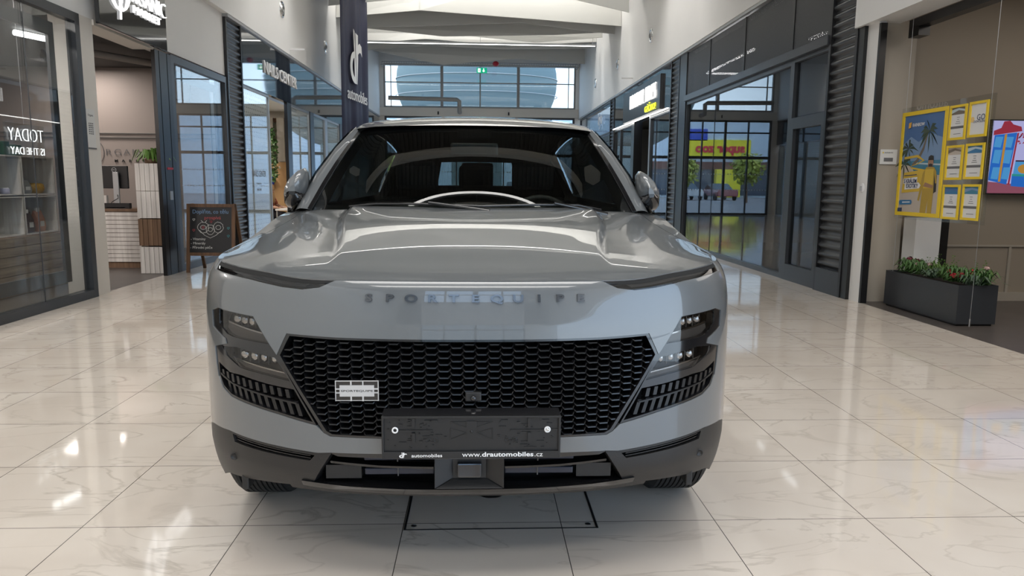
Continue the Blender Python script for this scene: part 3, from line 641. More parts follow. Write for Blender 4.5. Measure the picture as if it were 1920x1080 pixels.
for sg in (-1, 1):
    mb = MB(); mb.grid(lambda a, b: pil(sg, a, b)+CARO, 8, 24); o = mb.build('windscreen_pillar', 'paint', car, fixn=False); mb = MB(); mb.grid(lambda a, b: pil(sg, a, b)+CARO-Vector((sg*.03, -.02, .03)), 4, 16); mb.build('pillar_lining', 'cabin', car, fixn=False)
    mb = MB(); mb.grid(lambda a, b: pil(sg, .0+.16*a, b)+CARO+Vector((0, -.003, .003)), 2, 24); mb.build('pillar_seal', 'gblack', o, fixn=False)
    # cant rail from pillar top back
    def rail(a, b):
        v = b*.98; inn_ = roof(sg, v); y = inn_.y; ox = sg*(abs(inn_.x)+.045); return inn_.lerp(Vector((ox, y+(.10 if b < .02 else 0), inn_.z-.055)), a)+Vector((sg*.010*math.sin(PI*a), 0, .012*math.sin(PI*a)))
    mb = MB(); mb.grid(lambda a, b: rail(a, b)+CARO, 5, 24); mb.build('cant_rail', 'paint', car, fixn=False)
    def sgl(a, b):
        lo = Vector((sg*(.862-.03*a), 1.46+(4.25-1.46)*a, 1.155+.03*a)); v = max(0, (lo.y-2.13)/(4.25-2.0)); hi = rail(1, min(v, 1))
        if lo.y < 2.16: hi = pil(sg, 1, min(max((lo.y-1.46)/(2.16-1.46), 0), 1)); 
        return lo.lerp(hi, b)+Vector((sg*.02*math.sin(PI*b*.8), 0, 0))
    mb = MB(); mb.grid(lambda a, b: sgl(a, b)+CARO, 30, 8); mb.build('side_window', 'sideglass', car, fixn=False)
    mb = MB()
    for (a0, a1) in ((.40, .425), (.74, .765)): mb.grid(lambda a, b: sgl(a0+(a1-a0)*a, b)+CARO+Vector((sg*.003, 0, 0)), 2, 8)
    mb.build('door_post', 'gblack', car, fixn=False)
    # shoulder from the body rim to the window line
    def shd(a, b): 
        y = 1.5+(4.3-1.5)*b; xo, s_ = rimx(y); lo = Vector((sg*xo, y, ztop(s_))); hi = Vector((sg*(.862-.03*(y-1.46)/2.8), y, 1.157+.03*(y-1.46)/2.8)); return lo.lerp(hi, a)+Vector((0, 0, .006*math.sin(PI*a)))
    mb = MB(); mb.grid(lambda a, b: shd(a, b)+CARO, 4, 24); mb.build('shoulder_panel', 'paint', car, fixn=False)
    # door mirrors
    mr = None
    mo = [(.0, .0), (.0, .105), (.014, .126), (.045, .112), (.082, .078), (.106, .035), (.112, .0), (.110, -.045), (.095, -.066), (.02, -.072)]
    X0, Y0_, Z0 = .812, 1.55, 1.228
    def ring(k, dpt, zl, zh):
        cx_, cz_ = .055, .02
        return [(CX+sg*(X0+cx_+(min(x, 9)-cx_)*k), CY+Y0_+dpt, Z0+cz_+(min(max(z, zl), zh)-cz_)*k) for x, z in mo]
    for nm, zl, zh, mm in (('mirror_cap', .0, 9, 'paint'), ('mirror_base', -9, .0, 'gblack')):
        mb = MB(); lv = [(.25, -.085), (.55, -.075), (.8, -.055), (.94, -.03), (1.0, 0), (1.0, .05), (.95, .065)]; R_ = [ring(k, d_, zl, zh) for k, d_ in lv]; n = len(mo)
        mb.add([p for r_ in R_ for p in r_], [(i*n+k, i*n+(k+1) % n, (i+1)*n+(k+1) % n, (i+1)*n+k) for i in range(len(lv)-1) for k in range(n)], True)
        mb.add(R_[0], [tuple(range(n))]); mb.add(R_[-1], [tuple(range(n))[::-1]]); o2 = mb.build(nm, mm, car if mr is None else mr, bevel=0)
        o2.modifiers.new('w', 'WELD').merge_threshold = .0008
        if mr is None: mr = o2
    MB().tube([(CX+sg*.80, CY+1.60, 1.17), (CX+sg*.85, CY+1.58, 1.165), (CX+sg*.89, CY+1.57, 1.175)], [.022, .02, .018], 8).build('mirror_arm', 'gblack', mr)
    # wheels
    for wy in (.93, 3.665):
        cxw = CX+sg*.825; cc = (cxw, CY+wy, .365)
        R = .365; prof = [(.20, -.10), (.235, -.112), (.30, -.118), (.335, -.114), (.352, -.10), (.362, -.085)]
        for q in range(-4, 5):
            xx = q*.0185; prof += [(.365, xx-.0075), (.365, xx+.0045), (.357, xx+.0055), (.357, xx+.0095)]
        prof += [(.362, .085), (.352, .10), (.335, .114), (.30, .118), (.235, .112), (.20, .10)]
        wh = MB().lathe(prof, cc, 'x', 56, smooth=False).build('wheel', 'tyre', car)
        mb = MB(); mb.lathe([(.235, sg*.10), (.225, sg*.095), (.215, sg*.06), (.21, -sg*.09)], cc, 'x', 40)
        for k in range(5):
            a = 2*PI*k/5
            for da in (-.16, .16):
                mb.tube([(cc[0]+sg*.085, cc[1]+.03*math.cos(a), cc[2]+.03*math.sin(a)), (cc[0]+sg*.095, cc[1]+.225*math.cos(a+da), cc[2]+.225*math.sin(a+da))], [.022, .014], 6)
        mb.lathe([(0, sg*.10), (.03, sg*.10), (.05, sg*.08), (.05, 0)], cc, 'x', 20); mb.build('rim', 'alloy', wh)
        MB().lathe([(0, sg*.01), (.17, sg*.01), (.17, -sg*.01), (0, -sg*.01)], cc, 'x', 30).build('brake_disc', 'steel', wh)
# tail: hatch with rear window, underbody, wheel wells
def tail(a, b):
    u = a*2-1; lo = Vector((.80*u, 4.60-.10*u*u, 1.16)); hi = Vector((.60*u, 4.26-.03*u*u, 1.60-.036*u*u)); return lo.lerp(hi, b)
mb = MB()
for (a0, a1, b0, b1) in ((0, .27, 0, 1), (.73, 1, 0, 1), (.27, .73, 0, .24), (.27, .73, .72, 1)): mb.grid(lambda a, b: tail(a0+(a1-a0)*a, b0+(b1-b0)*b)+CARO, 8, 4)
mb.build('tailgate', 'paint', car, fixn=False); mb = MB()
for (a0, a1, b0, b1) in ((0, .27, 0, 1), (.73, 1, 0, 1), (.27, .73, 0, .24), (.27, .73, .72, 1)): mb.grid(lambda a, b: tail(a0+(a1-a0)*a, b0+(b1-b0)*b)+CARO-Vector((0, .04, .01)), 8, 4)
mb.build('tailgate_lining', 'cabin', car, fixn=False)
mb = MB(); mb.grid(lambda a, b: tail(.27+.46*a, .24+.48*b)+CARO, 10, 4); mb.build('rear_window', 'wind', car, fixn=False)
for sg in (-1, 1): 
    mb = MB(); mb.add([Vector(p)+CARO for p in ((sg*.83, 4.2, 1.18), (sg*.80, 4.50, 1.16), (sg*.60, 4.23, 1.565), (sg*.66, 4.15, 1.55))], [(0, 1, 2, 3)]); mb.build('rear_pillar', 'paint', car)
box('floor_pan', *cb((-.68, 1.35, .22), (.68, 4.40, .30)), 'void', car)
box('engine_bay_shield', *cb((-.66, .30, .335), (.66, .50, .62)), 'void', car); box('sump_tray', *cb((-.55, .50, .30), (.55, 1.35, .36)), 'void', car)
box('scuttle', *cb((-.60, 1.45, .3), (.60, 1.5, 1.0)), 'void', car)

# cabin
mb = MB(); mb.box(*cb((-.80, 1.5, .30), (.80, 4.3, .38))); mb.box(*cb((-.86, 1.5, .32), (-.80, 4.3, 1.13))); mb.box(*cb((.80, 1.5, .32), (.86, 4.3, 1.13)))
mb.build('cabin_trim', 'cabin', car)
def dash(u, v):
    x = .76*(u*2-1); y0 = 1.10+.30*(u*2-1)**2; y = y0+(1.78-y0)*v; return Vector((x, y, min(1.145, H(.752*(u*2-1), y0)-.012)+.0*v-(.0 if v < .8 else (v-.8)*.5)))
gp('dashboard', lambda a, b: dash(a, b), 16, 8, 'cabin')
mb = MB(); mb.box(*cb((-.76, 1.72, .75), (.76, 1.76, 1.10))); mb.build('dashboard_face', 'cabin', car)
bx_ = box('screen', *cb((-.30, 1.66, 1.06), (.30, 1.68, 1.17)), 'gblack', car)
mb = MB(); st = [(CX+.36+.185*math.cos(a), CY+1.86+.05*math.sin(a), 1.04+.175*math.sin(a)) for a in [2*PI*k/28 for k in range(29)]]
mb.tube(st, .015, 8, caps=False); mb.tube([(CX+.20, CY+1.84, 1.03), (CX+.52, CY+1.84, 1.03)], .02, 6); mb.ball((CX+.36, CY+1.84, 1.03), (.06, .03, .05)); mb.build('steering_wheel', 'cabing', car)
def seat(x, y, nm, w_=.25):
    mb = MB(); R = Matrix.Rotation(-.28, 3, 'X')
    mb.box((CX+x-w_, CY+y-.5, .45), (CX+x+w_, CY+y, .62)); mb.box((CX+x-w_, CY+y-.06, .60), (CX+x+w_, CY+y+.08, 1.20), R, (CX+x, CY+y, .6))
    s_ = mb.build(nm, 'cabin', car, bevel=.03)
    mb = MB(); mb.box((CX+x-.13, CY+y+.13, 1.24), (CX+x+.13, CY+y+.22, 1.42)); mb.build('headrest', 'cabin', s_, bevel=.03)
seat(-.36, 2.35, 'front_seat'); seat(.36, 2.35, 'front_seat'); seat(0, 3.35, 'rear_seat', .68)
MB().box((CX-.11, CY+3.50, 1.30), (CX+.13, CY+3.58, 1.44)).build('rear_headrest', 'cabin', car, bevel=.02)
mb = MB(); p = wsf(0, .80, .06)+CARO; mb.box(p-Vector((.125, .01, .035)), p+Vector((.125, .02, .035))); mb.build('interior_mirror', 'gblack', car, bevel=.01)
# wipers and scuttle strip
mb = MB(); mb.grid(lambda a, b: (wsf(a*2-1, -.055+.06*b, .008) if True else 0)+CARO, 24, 2); mb.build('scuttle_strip', 'gblack', car, fixn=False)
for x0_, x1_ in ((-.55, .05), (.02, .58)):
    P_ = [wsf((x0_+(x1_-x0_)*t_)/.752, .004+.012*math.sin(PI*t_), -.008)+CARO for t_ in (0, .2, .4, .6, .8, 1)]
    wp = MB().tube(P_, .006, 6).build('wiper', 'gblack', car)
    MB().tube([P_[-1]+Vector((.02, -.05, -.02)), P_[3]+Vector((0, -.01, .008))], [.012, .007], 6).build('wiper_arm', 'gblack', wp)
# ------------------------------------------------------------------ the mall shell
def sempty(n): o = bpy.data.objects.new(n, None); C.objects.link(o); return struct(o)
XL, XR, YE, YB = -4.27, 4.25, 31.5, -12.0
def wx(side, d): return XL+d if side < 0 else XR-d
def wb(name, side, y0, y1, z0, z1, d0, d1, m, parent=None, bevel=0):
    return box(name, (wx(side, d0), y0, z0), (wx(side, d1), y1, z1), m, parent, bevel)
struct(box('floor', (XL-.05, YB, -.12), (XR, YE+.4, 0), 'floor'))
struct(box('ceiling', (XL-.5, YB, 8.3), (XR+.5, YE+.4, 8.5), 'deck'))
mb = MB()
for k in range(0, 118):   # ribs of the trapezoidal roof deck, running along the mall
    x = XL-.1+k*.0735*1.0
    if k % 2 == 0: mb.box((x, YB, 8.22), (x+.0735, YE, 8.3))
struct(mb.build('trim_1', 'deck'))
struct(wb('wall_left', -1, 12.7, YE+.4, 4.03, 8.3, .10, -.35, 'white')); struct(wb('wall_left', -1, YB, 12.7, 4.03, 5.45, .10, -.35, 'white')); struct(wb('wall_left', -1, YB, 12.7, 5.45, 8.3, .10, -.35, 'unseendark'))  # upper walls out of view, made dark to keep the windscreen reflection dark
struct(wb('wall_right', 1, 12.7, YE+.4, 4.0, 8.3, .10, -.35, 'white')); struct(wb('wall_right', 1, YB, 12.7, 4.0, 5.45, .10, -.35, 'white')); struct(wb('wall_right', 1, YB, 12.7, 5.45, 8.3, .10, -.35, 'unseendark'))
struct(wb('wall_left', -1, YB, 12.82, 3.03, 4.03, 0, -.25, 'white'))
struct(wb('wall_right', 1, YB, 8.27, 3.02, 4.0, .10, -.25, 'white'))
struct(wb('trim_2', -1, 12.82, YE, 3.98, 4.03, .09, -.02, 'galv')); struct(wb('trim_3', 1, 8.27, YE, 3.95, 4.0, .09, -.02, 'galv'))
# end wall of the mall: entrance glazing, beam and high window
struct(box('wall_far', (XL-.4, YE, 6.16), (XR+.4, YE+.35, 8.3), 'white'))
struct(box('trim_4', (XL-.4, YE-.05, 4.03), (XR+.4, YE+.35, 4.38), 'pillar'))
struct(box('wall_far', (XL-.4, YE, 4.38), (-4.02, YE+.35, 6.16), 'white')); struct(box('wall_far', (4.02, YE, 4.38), (XR+.4, YE+.35, 6.16), 'white'))
struct(box('wall_far', (XL-.4, YE, 0), (-4.0, YE+.35, 4.03), 'pillar')); struct(box('wall_far', (4.0, YE, 0), (XR+.4, YE+.35, 4.03), 'pillar'))
wf = sempty('window_1'); 
def framed(name, a, b, m, th, parent, mull=(), bars=(), dep=.1):
    mb = MB(); x0, y0, z0 = a; x1, y1, z1 = b
    mb.box((x0, y0, z0), (x1, y0+dep, z0+th)); mb.box((x0, y0, z1-th), (x1, y0+dep, z1)); mb.box((x0, y0, z0), (x0+th, y0+dep, z1)); mb.box((x1-th, y0, z0), (x1, y0+dep, z1))
    for x, w_ in mull: mb.box((x-w_/2, y0, z0), (x+w_/2, y0+dep, z1))
    for z, w_ in bars: mb.box((x0, y0+.02, z-w_/2), (x1, y0+dep-.02, z+w_/2))
    return mb.build(name, m, parent)
framed('window_frame', (-4.02, YE+.05, 4.38), (4.02, YE+.05, 6.16), 'beamw', .07, wf, ((-1.60, .12), (1.60, .12), (0, .05), (-3.72, .03), (3.72, .03)), ((5.42, .04),))
box('window_glass', (-3.99, YE+.09, 4.4), (3.99, YE+.10, 6.12), 'glass', wf)
dw = sempty('door_1')
framed('door_frame', (-4.0, YE+.05, 0), (4.0, YE+.05, 4.03), 'anth', .08, dw, ((-2.0, .09), (0, .10), (2.0, .09), (-1.0, .05), (1.0, .05), (-3.0, .05), (3.0, .05)), ((2.45, .12), (3.5, .06)))
box('door_glass', (-3.95, YE+.09, .05), (3.95, YE+.10, 3.98), 'glass', dw)
mb = MB()
for z in (1.05, 1.72):
    for k in range(66): mb.box((-3.9+k*.12, YE+.085, z), (-3.85+k*.12, YE+.089, z+.05))
mb.build('safety_dots', 'textw', dw)
# entrance glazing behind the camera
struct(box('wall_near', (XL-.4, YB-.35, 7.6), (XR+.4, YB, 8.5), 'white')); struct(box('wall_near', (XL-.4, YB-.35, 3.4), (XR+.4, YB, 5.2), 'white'))
struct(box('wall_near', (XL-.4, YB-.35, 0), (-2.6, YB, 7.7), 'white')); struct(box('wall_near', (2.6, YB-.35, 0), (XR+.4, YB, 7.7), 'white'))
w2 = sempty('window_2'); framed('window_frame', (-2.6, YB-.2, 5.2), (2.6, YB-.2, 7.6), 'beamw', .10, w2, ((-1.3, .10), (0, .22), (1.3, .10)), ((6.4, .12),))
d2 = sempty('door_2'); framed('door_frame', (-2.6, YB-.2, 0), (2.6, YB-.2, 3.4), 'anth', .08, d2, ((0, .1), (-1.3, .06), (1.3, .06)), ((2.4, .1),))
box('door_glass', (-2.55, YB-.16, .05), (2.55, YB-.15, 3.35), 'glassd', d2)
# hanging white sails under the roof
rs = random.Random(11); zz = [(-4.16, 0), (-1.2, 0), (1.6, 0), (4.12, 0)]
YS = [13.0, 14.7, 16.4, 18.2, 19.8, 21.1, 22.2, 23.3, 24.4, 25.6, 26.9, 28.3, 29.8]
ZB = {21.1: (6.05, 6.32, 6.52, 6.02), 22.2: (5.98, 6.22, 6.02, 5.88), 23.3: (5.92, 6.0, 6.16, 5.86), 24.4: (6.18, 5.92, 6.02, 6.14), 25.6: (6.22, 6.26, 6.0, 6.2), 26.9: (6.1, 6.3, 6.12, 6.3), 28.3: (6.12, 6.32, 6.24, 6.32), 29.8: (6.36, 5.86, 6.14, 5.98)}
for i, y in enumerate(YS):
    zs = ZB.get(y) or tuple(6.3+rs.uniform(0, .4) for _ in range(4)); xs = (-4.16, -1.5+rs.uniform(-.8, .3), 1.4+rs.uniform(-.6, .9), 4.14)
    P = [(xs[k], y, zs[k]) for k in range(4)]+[(4.14, y+.35, 8.0), (-4.16, y+.35, 8.0)]
    mb = MB(); mb.prism(P, (0, .03, 0)); mb.prism([(xs[1]-.006, y-.004, zs[1]+.004), (xs[1]+.006, y-.004, zs[1]+.004), (xs[1]+.006, y+.346, 8.0), (xs[1]-.006, y+.346, 8.0)], (0, .003, 0))
    struct(mb.build('trim_%d' % (5+i), 'sail'))
for i, y in enumerate((-10.6, -7.4, .4, 4.2, 6.9, 9.6, 12.0)):
    mb = MB(); mb.box((-4.16, y, 7.1), (4.14, y+.45, 7.35)); struct(mb.build('trim_%d' % (30+i), 'beamd'))
# linear luminaires
def luminaire(y, z, lab):
    t = thing('linear_light', lab, 'ceiling light', group='linear lights across the mall' if lab.startswith('strip') else None)
    box('light_housing', (-4.0, y, z), (4.0, y+.07, z+.06), 'galv', t); box('light_diffuser', (-3.98, y+.008, z-.012), (3.98, y+.062, z), 'lampw', t)
    for x in (0.0, -3.9, 3.9): MB().tube([(x, y+.035, z+.06), (x, y+.035, 8.2)], .008, 6).build('hanger_rod', 'galv', t)
luminaire(26.15, 6.02, 'long slim white lit ceiling light spanning the mall below the white sails')
for y, l_ in ((17.2, 'strip light hidden at the first roof sail, nearest the banner'), (18.35, 'strip light hidden among the roof sails just beyond the banner'), (14.0, 'strip light hidden between the first two roof sails'), (7.45, 'strip light under the dark roof deck above the back of the car')): luminaire(y, 6.95, l_)
# ------------------------------------------------------------------ shop fronts
def corrugated(side, y0, y1, z0, z1, d, name='corrugated_column', lab='', frame=True):
    t = thing(name, lab, 'column cladding')
    n = int((z1-z0)/.108*10); mb = MB()
    V = []
    for k in range(n+1):
        z = z0+(z1-z0)*k/n; dd = d+.018*math.sin(2*PI*z/.108)
        V += [(wx(side, dd), y0+.04, z), (wx(side, dd), y1-.04, z)]
    mb.add(V, [(2*k, 2*k+1, 2*k+3, 2*k+2) for k in range(n)], True); mb.build('corrugated_sheet', 'corr', t)
    wb('column_core', side, y0+.05, y1-.05, z0, z1, d-.03, -.2, 'black', t)
    wb('edge_post', side, y0, y0+.05, 0, z1, d+.03, -.05, 'black', t); wb('edge_post', side, y1-.05, y1, 0, z1, d+.03, -.05, 'black', t)
    if z0 > 0: wb('plinth', side, y0+.05, y1-.05, 0, z0, d+.03, -.1, 'anth', t)
    return t
corrugated(-1, 12.82, 13.62, .0, 3.98, .02, lab='dark corrugated column on the left beside the perforated white nail salon window')
corrugated(1, 8.25, 8.93, .29, 3.95, .04, lab='dark corrugated column with grey plinth at the near end of the glass shop front')
corrugated(1, 15.72, 16.42, .0, 3.95, .03, lab='dark corrugated column between the gym front and the long glass shop front')
corrugated(1, 23.3, 24.0, .0, 3.95, .03, lab='dark column at the far end of the gym front beside the tiled wall')
# --- left: organic shop window
struct(wb('pillar', -1, 8.26, 8.57, 0, 3.03, 0, -.3, 'pillar')).name = 'wall_left'
def shopwin(nm, side, y0, y1, z0, z1, m='anth', th=.09, seams=(), glass='glass', d=0, posts=()):
    o = sempty(nm); mb = MB()
    X0, X1 = wx(side, d+.03), wx(side, d-.07)
    for (a, b, c, e_) in ((y0, y1, z0, z0+th), (y0, y1, z1-th, z1), (y0, y0+th, z0, z1), (y1-th, y1, z0, z1))+tuple((p-.04, p+.04, z0, z1) for p in posts): mb.box((X0, a, c), (X1, b, e_))
    mb.build('window_frame', m, o)
    if glass: wb('window_glass', side, y0+.02, y1-.02, z0+.02, z1-.02, d-.01, d-.02, glass, o)
    for s_ in seams: wb('glass_joint', side, s_-.002, s_+.002, z0+th, z1-th, d+.0, d-.008, 'anth', o)
    return o
o = shopwin('window_3', -1, 3.4, 8.25, 0, 3.02, seams=(4.6, 5.95, 7.31))
mb = MB(); ya, yb_, za, zb_ = 3.6, 8.02, .20, 2.88
for q in ((ya, yb_, za, za+.13), (ya, yb_, zb_-.13, zb_), (ya, ya+.10, za, zb_), (yb_-.10, yb_, za, zb_)): mb.box((XL-.12, q[0], q[2]), (XL-.15, q[1], q[3]))
mb.build('inner_frame', 'anth', o)
struct(wb('wall_left', -1, YB, 3.4, 0, 3.03, 0, -.3, 'pillar'))
struct(box('trim_40', (XL-.25, 3.4, 0), (XL-.05, 8.25, .03), 'dfloor'))
# shop rooms: floors, ceilings, walls
def room(side, y0, y1, depth, wallm, ceilm, floorm, zc=3.1, endm=None):
    s = side; a, b = wx(s, -.25), wx(s, -depth)
    struct(box('floor', (wx(s, -.05 if s < 0 else 0), y0, -.12), (b, y1, .0), floorm)); struct(box('ceiling', (a, y0, zc), (b, y1, zc+.08), ceilm))
    nm = 'wall_left' if s < 0 else 'wall_right'
    struct(box(nm, (b, y0, 0), (b+s*.1, y1, zc), wallm)); struct(box(nm, (a, y1-.05, 0), (b, y1, zc), endm or wallm)); struct(box(nm, (a, y0, 0), (b, y0+.05, zc), wallm))
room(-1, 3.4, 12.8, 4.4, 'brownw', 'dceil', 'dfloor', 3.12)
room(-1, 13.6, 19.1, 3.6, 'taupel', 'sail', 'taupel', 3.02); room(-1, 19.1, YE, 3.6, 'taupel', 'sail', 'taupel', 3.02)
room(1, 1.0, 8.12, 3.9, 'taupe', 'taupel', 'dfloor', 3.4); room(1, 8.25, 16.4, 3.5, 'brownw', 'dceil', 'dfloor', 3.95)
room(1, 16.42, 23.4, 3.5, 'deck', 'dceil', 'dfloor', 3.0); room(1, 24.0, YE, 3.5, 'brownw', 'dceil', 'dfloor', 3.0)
# paper notice on the cream wall
n_ = box('paper_notice', (XL+.002, 8.30, 1.62), (XL+.008, 8.47, 2.05), 'paper'); tag(n_, 'narrow printed opening-hours notice taped to the cream wall beside the shop doorway', 'notice')
mb = MB()
for r_ in range(6):
    for c_ in range(3): mb.box((XL+.008, 8.335+c_*.035, 1.78+r_*.022), (XL+.009, 8.358+c_*.035, 1.792+r_*.022))
mb.box((XL+.008, 8.30, 1.62), (XL+.010, 8.47, 1.635)); mb.build('printed_lines', 'greyp', n_); text('notice_heading', 'Organic', .035, (XL+.009, 8.385, 1.985), LEFT, 'greyp', n_, .0004)
# illuminated sign over the doorway
sg_ = thing('shop_sign', 'glossy black hanging shop sign with white lit letters ORGANIC MARKET above the left doorway', 'sign')
wb('sign_panel', -1, 8.42, 10.16, 2.96, 4.3, .16, .11, 'gloss', sg_, .01)
text('sign_lettering', 'RGANIC', .3, (XL+.175, 9.66, 3.455), LEFT, 'neon', sg_, .012, -.010, fit=(.92, .175)); text('sign_lettering', 'MARKET', .17, (XL+.175, 9.58, 3.29), LEFT, 'neon', sg_, .012, 0, fit=(.74, .085))
mb = MB(); oc = (XL+.175, 8.88, 3.50)
for (ry_, rz_, dy) in ((.27, .30, 0), (.13, .29, -.05), (.11, .28, .08)): mb.tube([(oc[0], oc[1]+dy+ry_*math.cos(a), oc[2]+rz_*math.sin(a)) for a in [2*PI*k/24 for k in range(25)]], .012, 6, caps=False)
mb.tube([(oc[0], oc[1]+.02, 3.30), (oc[0], oc[1], 3.10)], .012, 6); mb.build('leaf_emblem', 'neon', sg_)
# doorway post and door-side glass
dpost = thing('door_post', 'black folded door stack post beside the doorway of the organic shop', 'door post')
for k in range(4): wb('post_profile', -1, 10.06+k*.125, 10.06+k*.125+.115, 0, 2.98, .03+.004*(k % 2), -.02, 'black', dpost)
wb('lock', -1, 10.28, 10.36, 1.02, 1.14, .045, .03, 'galv', dpost); wb('red_sticker', -1, 10.24, 10.42, 1.43, 1.46, .040, .03, 'red', dpost)
o = shopwin('window_4', -1, 10.56, 12.82, 0, 3.0, th=.10)
mb = MB()
for q in ((10.72, 12.7, .18, .30), (10.72, 12.7, 2.72, 2.84), (10.72, 10.82, .18, 2.84), (12.6, 12.7, .18, 2.84)): mb.box((XL-.10, q[0], q[2]), (XL-.13, q[1], q[3]))
mb.build('inner_frame', 'anth', o)
struct(wb('trim_41', -1, 8.57, 10.06, 2.97, 3.03, .02, -.25, 'pillar'))
# --- left: nail salon
wb('trim_42', -1, 13.6, YE, 3.0, 3.98, .05, -.05, 'navyglass')['kind'] = 'structure'
o = text('sign_lettering', 'NAILS CENTER', .36, (XL+.062, 16.2, 3.50), LEFT, 'textw', None, .01, .002, fit=(2.56, .24))
tag(o, 'white raised letters NAILS CENTER on the dark blue fascia', 'sign')
def filmwin(nm, y0, y1, m='galv'):
    o = sempty(nm); mb = MB(); th = .05
    for (a, b, c, e_) in ((y0, y1, 0, .05), (y0, y1, 2.95, 3.0), (y0, y0+th, 0, 3.0), (y1-th, y1, 0, 3.0)): mb.box((XL+.02, a, c), (XL-.05, b, e_))
    mb.build('window_frame', m, o); wb('frosted_pane', -1, y0+.02, y1-.02, .02, 2.97, -.012, -.016, 'film', o); wb('window_glass', -1, y0+.02, y1-.02, .02, 2.97, 0, -.008, 'glass', o); return o
o = filmwin('window_5', 13.65, 15.32)
text('window_lettering', 'NAILS CENTER', .16, (XL+.002, 14.55, 1.42), LEFT, 'greyp', o, .0006, 0, .8); text('window_lettering', 'Otevírací doba', .05, (XL+.002, 14.5, 1.24), LEFT, 'greyp', o, .0006)
text('window_lettering', '9:00 - 20:00', .06, (XL+.002, 14.5, 1.12), LEFT, 'greyp', o, .0006); wb('line', -1, 13.8, 14.2, 1.24, 1.245, .003, .001, 'greyp', o); wb('line', -1, 14.8, 15.15, 1.24, 1.245, .003, .001, 'greyp', o)
filmwin('window_6', 17.0, 18.85); filmwin('window_7', 19.25, 20.75); filmwin('window_8', 20.95, 22.75); filmwin('window_9', 23.1, 25.9); filmwin('window_10', 26.1, 28.6); filmwin('window_11', 28.8, 31.3)
k = 0
for (a, b) in ((16.65, 17.0), (18.85, 19.25), (22.75, 23.1), (25.9, 26.1), (28.6, 28.8)): struct(wb('trim_%d' % (43+k), -1, a, b, 0, 3.0, .04, -.03, 'black')); k += 1
struct(wb('trim_49', -1, 20.75, 20.95, 0, 3.0, .02, -.06, 'galv'))
# salon interior seen through its door
pn = thing('coat_rack_panel', 'tan wooden coat rack panel with white hooks inside the nail salon', 'coat rack')
box('panel_board', (-6.3, 18.92, .3), (-4.75, 18.98, 1.76), mat('tan_board', (.42, .25, .11), .5), pn)
for x in (-5.45, -5.31, -5.17, -5.03): MB().tube([(x, 18.92, 1.62), (x, 18.86, 1.60), (x, 18.85, 1.66)], .012, 6).build('hook', 'textw', pn)
t = thing('slatted_screen', 'cream slatted screen above the tan coat panel in the nail salon', 'screen')
for k in range(6): box('slat', (-6.2+k*.28, 18.9, 1.78), (-6.02+k*.28, 18.97, 2.85), 'taupel', t)
box('screen_rail', (-6.3, 18.97, 2.75), (-4.75, 19.02, 2.85), 'framewood', t)
def leafball(mb, c, r, n, sz, rnd, up=0):
    for _ in range(n):
        d = Vector((rnd.gauss(0, 1), rnd.gauss(0, 1), rnd.gauss(0, 1)+up)).normalized(); p = Vector(c)+Vector((d.x*r[0], d.y*r[1], d.z*r[2]))*rnd.uniform(.45, 1)
        a = Vector((rnd.uniform(-1, 1), rnd.uniform(-1, 1), rnd.uniform(-1, .6))).normalized()*sz*rnd.uniform(.7, 1.3); b = a.cross(d).normalized()*sz*.33
        mb.add([p, p+a*.5+b, p+a, p+a*.5-b], [(0, 1, 2, 3)])
for (x, z0, z1, nm) in ((-5.36, 2.02, 2.80, 'bushy'), (-5.10, 1.35, 2.55, 'long thin')):
    mb = MB(); rr = random.Random(int(-x*100))
    for k in range(14): z = z0+(z1-z0)*k/13; leafball(mb, (x, 18.6, z), (.11 if nm == 'bushy' else .07, .1, .09), 22, .09, rr)
    o = mb.build('hanging_ivy', 'green', fixn=False); tag(o, '%s green ivy hanging by the coat panel inside the nail salon' % nm, 'plant')
# --- right: glass shop front
fasc = thing('mesh_fascia', 'black perforated metal fascia panels above the long right-hand glass shop front', 'fascia')
for (a, b) in ((8.93, 10.05), (10.09, 11.9), (11.94, 13.7), (13.74, 15.16)): wb('mesh_panel', 1, a, b, 3.08, 3.93, .03, .025, 'perf', fasc)
wb('fascia_rail', 1, 8.93, 15.2, 2.97, 3.08, .09, -.05, 'anth', fasc)
for y in (10.07, 11.92, 13.72): wb('panel_post', 1, y-.02, y+.02, 3.08, 3.93, .04, .0, 'black', fasc)
o = shopwin('window_12', 1, 10.02, 15.2, 0, 2.97, th=.07, seams=(13.4,), glass='glassd')
o = shopwin('window_13', 1, 8.93, 10.02, 2.14, 2.97, th=.05, glass='glassd')
dr = sempty('door_3'); mb = MB()
for (a, b, c, e_) in ((8.95, 10.0, 0, .22), (8.95, 10.0, 2.04, 2.14), (8.95, 9.06, 0, 2.14), (9.88, 10.0, 0, 2.14)): mb.box((XR-.04, a, c), (XR+.05, b, e_))
mb.build('door_frame', 'anth', dr); wb('door_glass', 1, 9.0, 9.95, .1, 2.1, -.005, -.013, 'glassd', dr)
struct(wb('trim_50', 1, 15.2, 15.72, 0, 3.95, .05, -.1, 'black'))
for k, (y, z, l) in enumerate(((11.2, 3.55, .25), (9.7, 3.5, .2), (12.6, 3.45, .12))):
    o = box('strip_lamp', (XR+.9, y, z), (XR+.97, y+l*2, z+.03), 'lamp'); box('hanger_rod', (XR+.93, y+l, z+.03), (XR+.935, y+l+.005, 3.95), 'black', o); tag(o, ('long', 'short', 'tiny')[k]+' lit lamp glowing behind the black perforated fascia mesh', 'lamp')
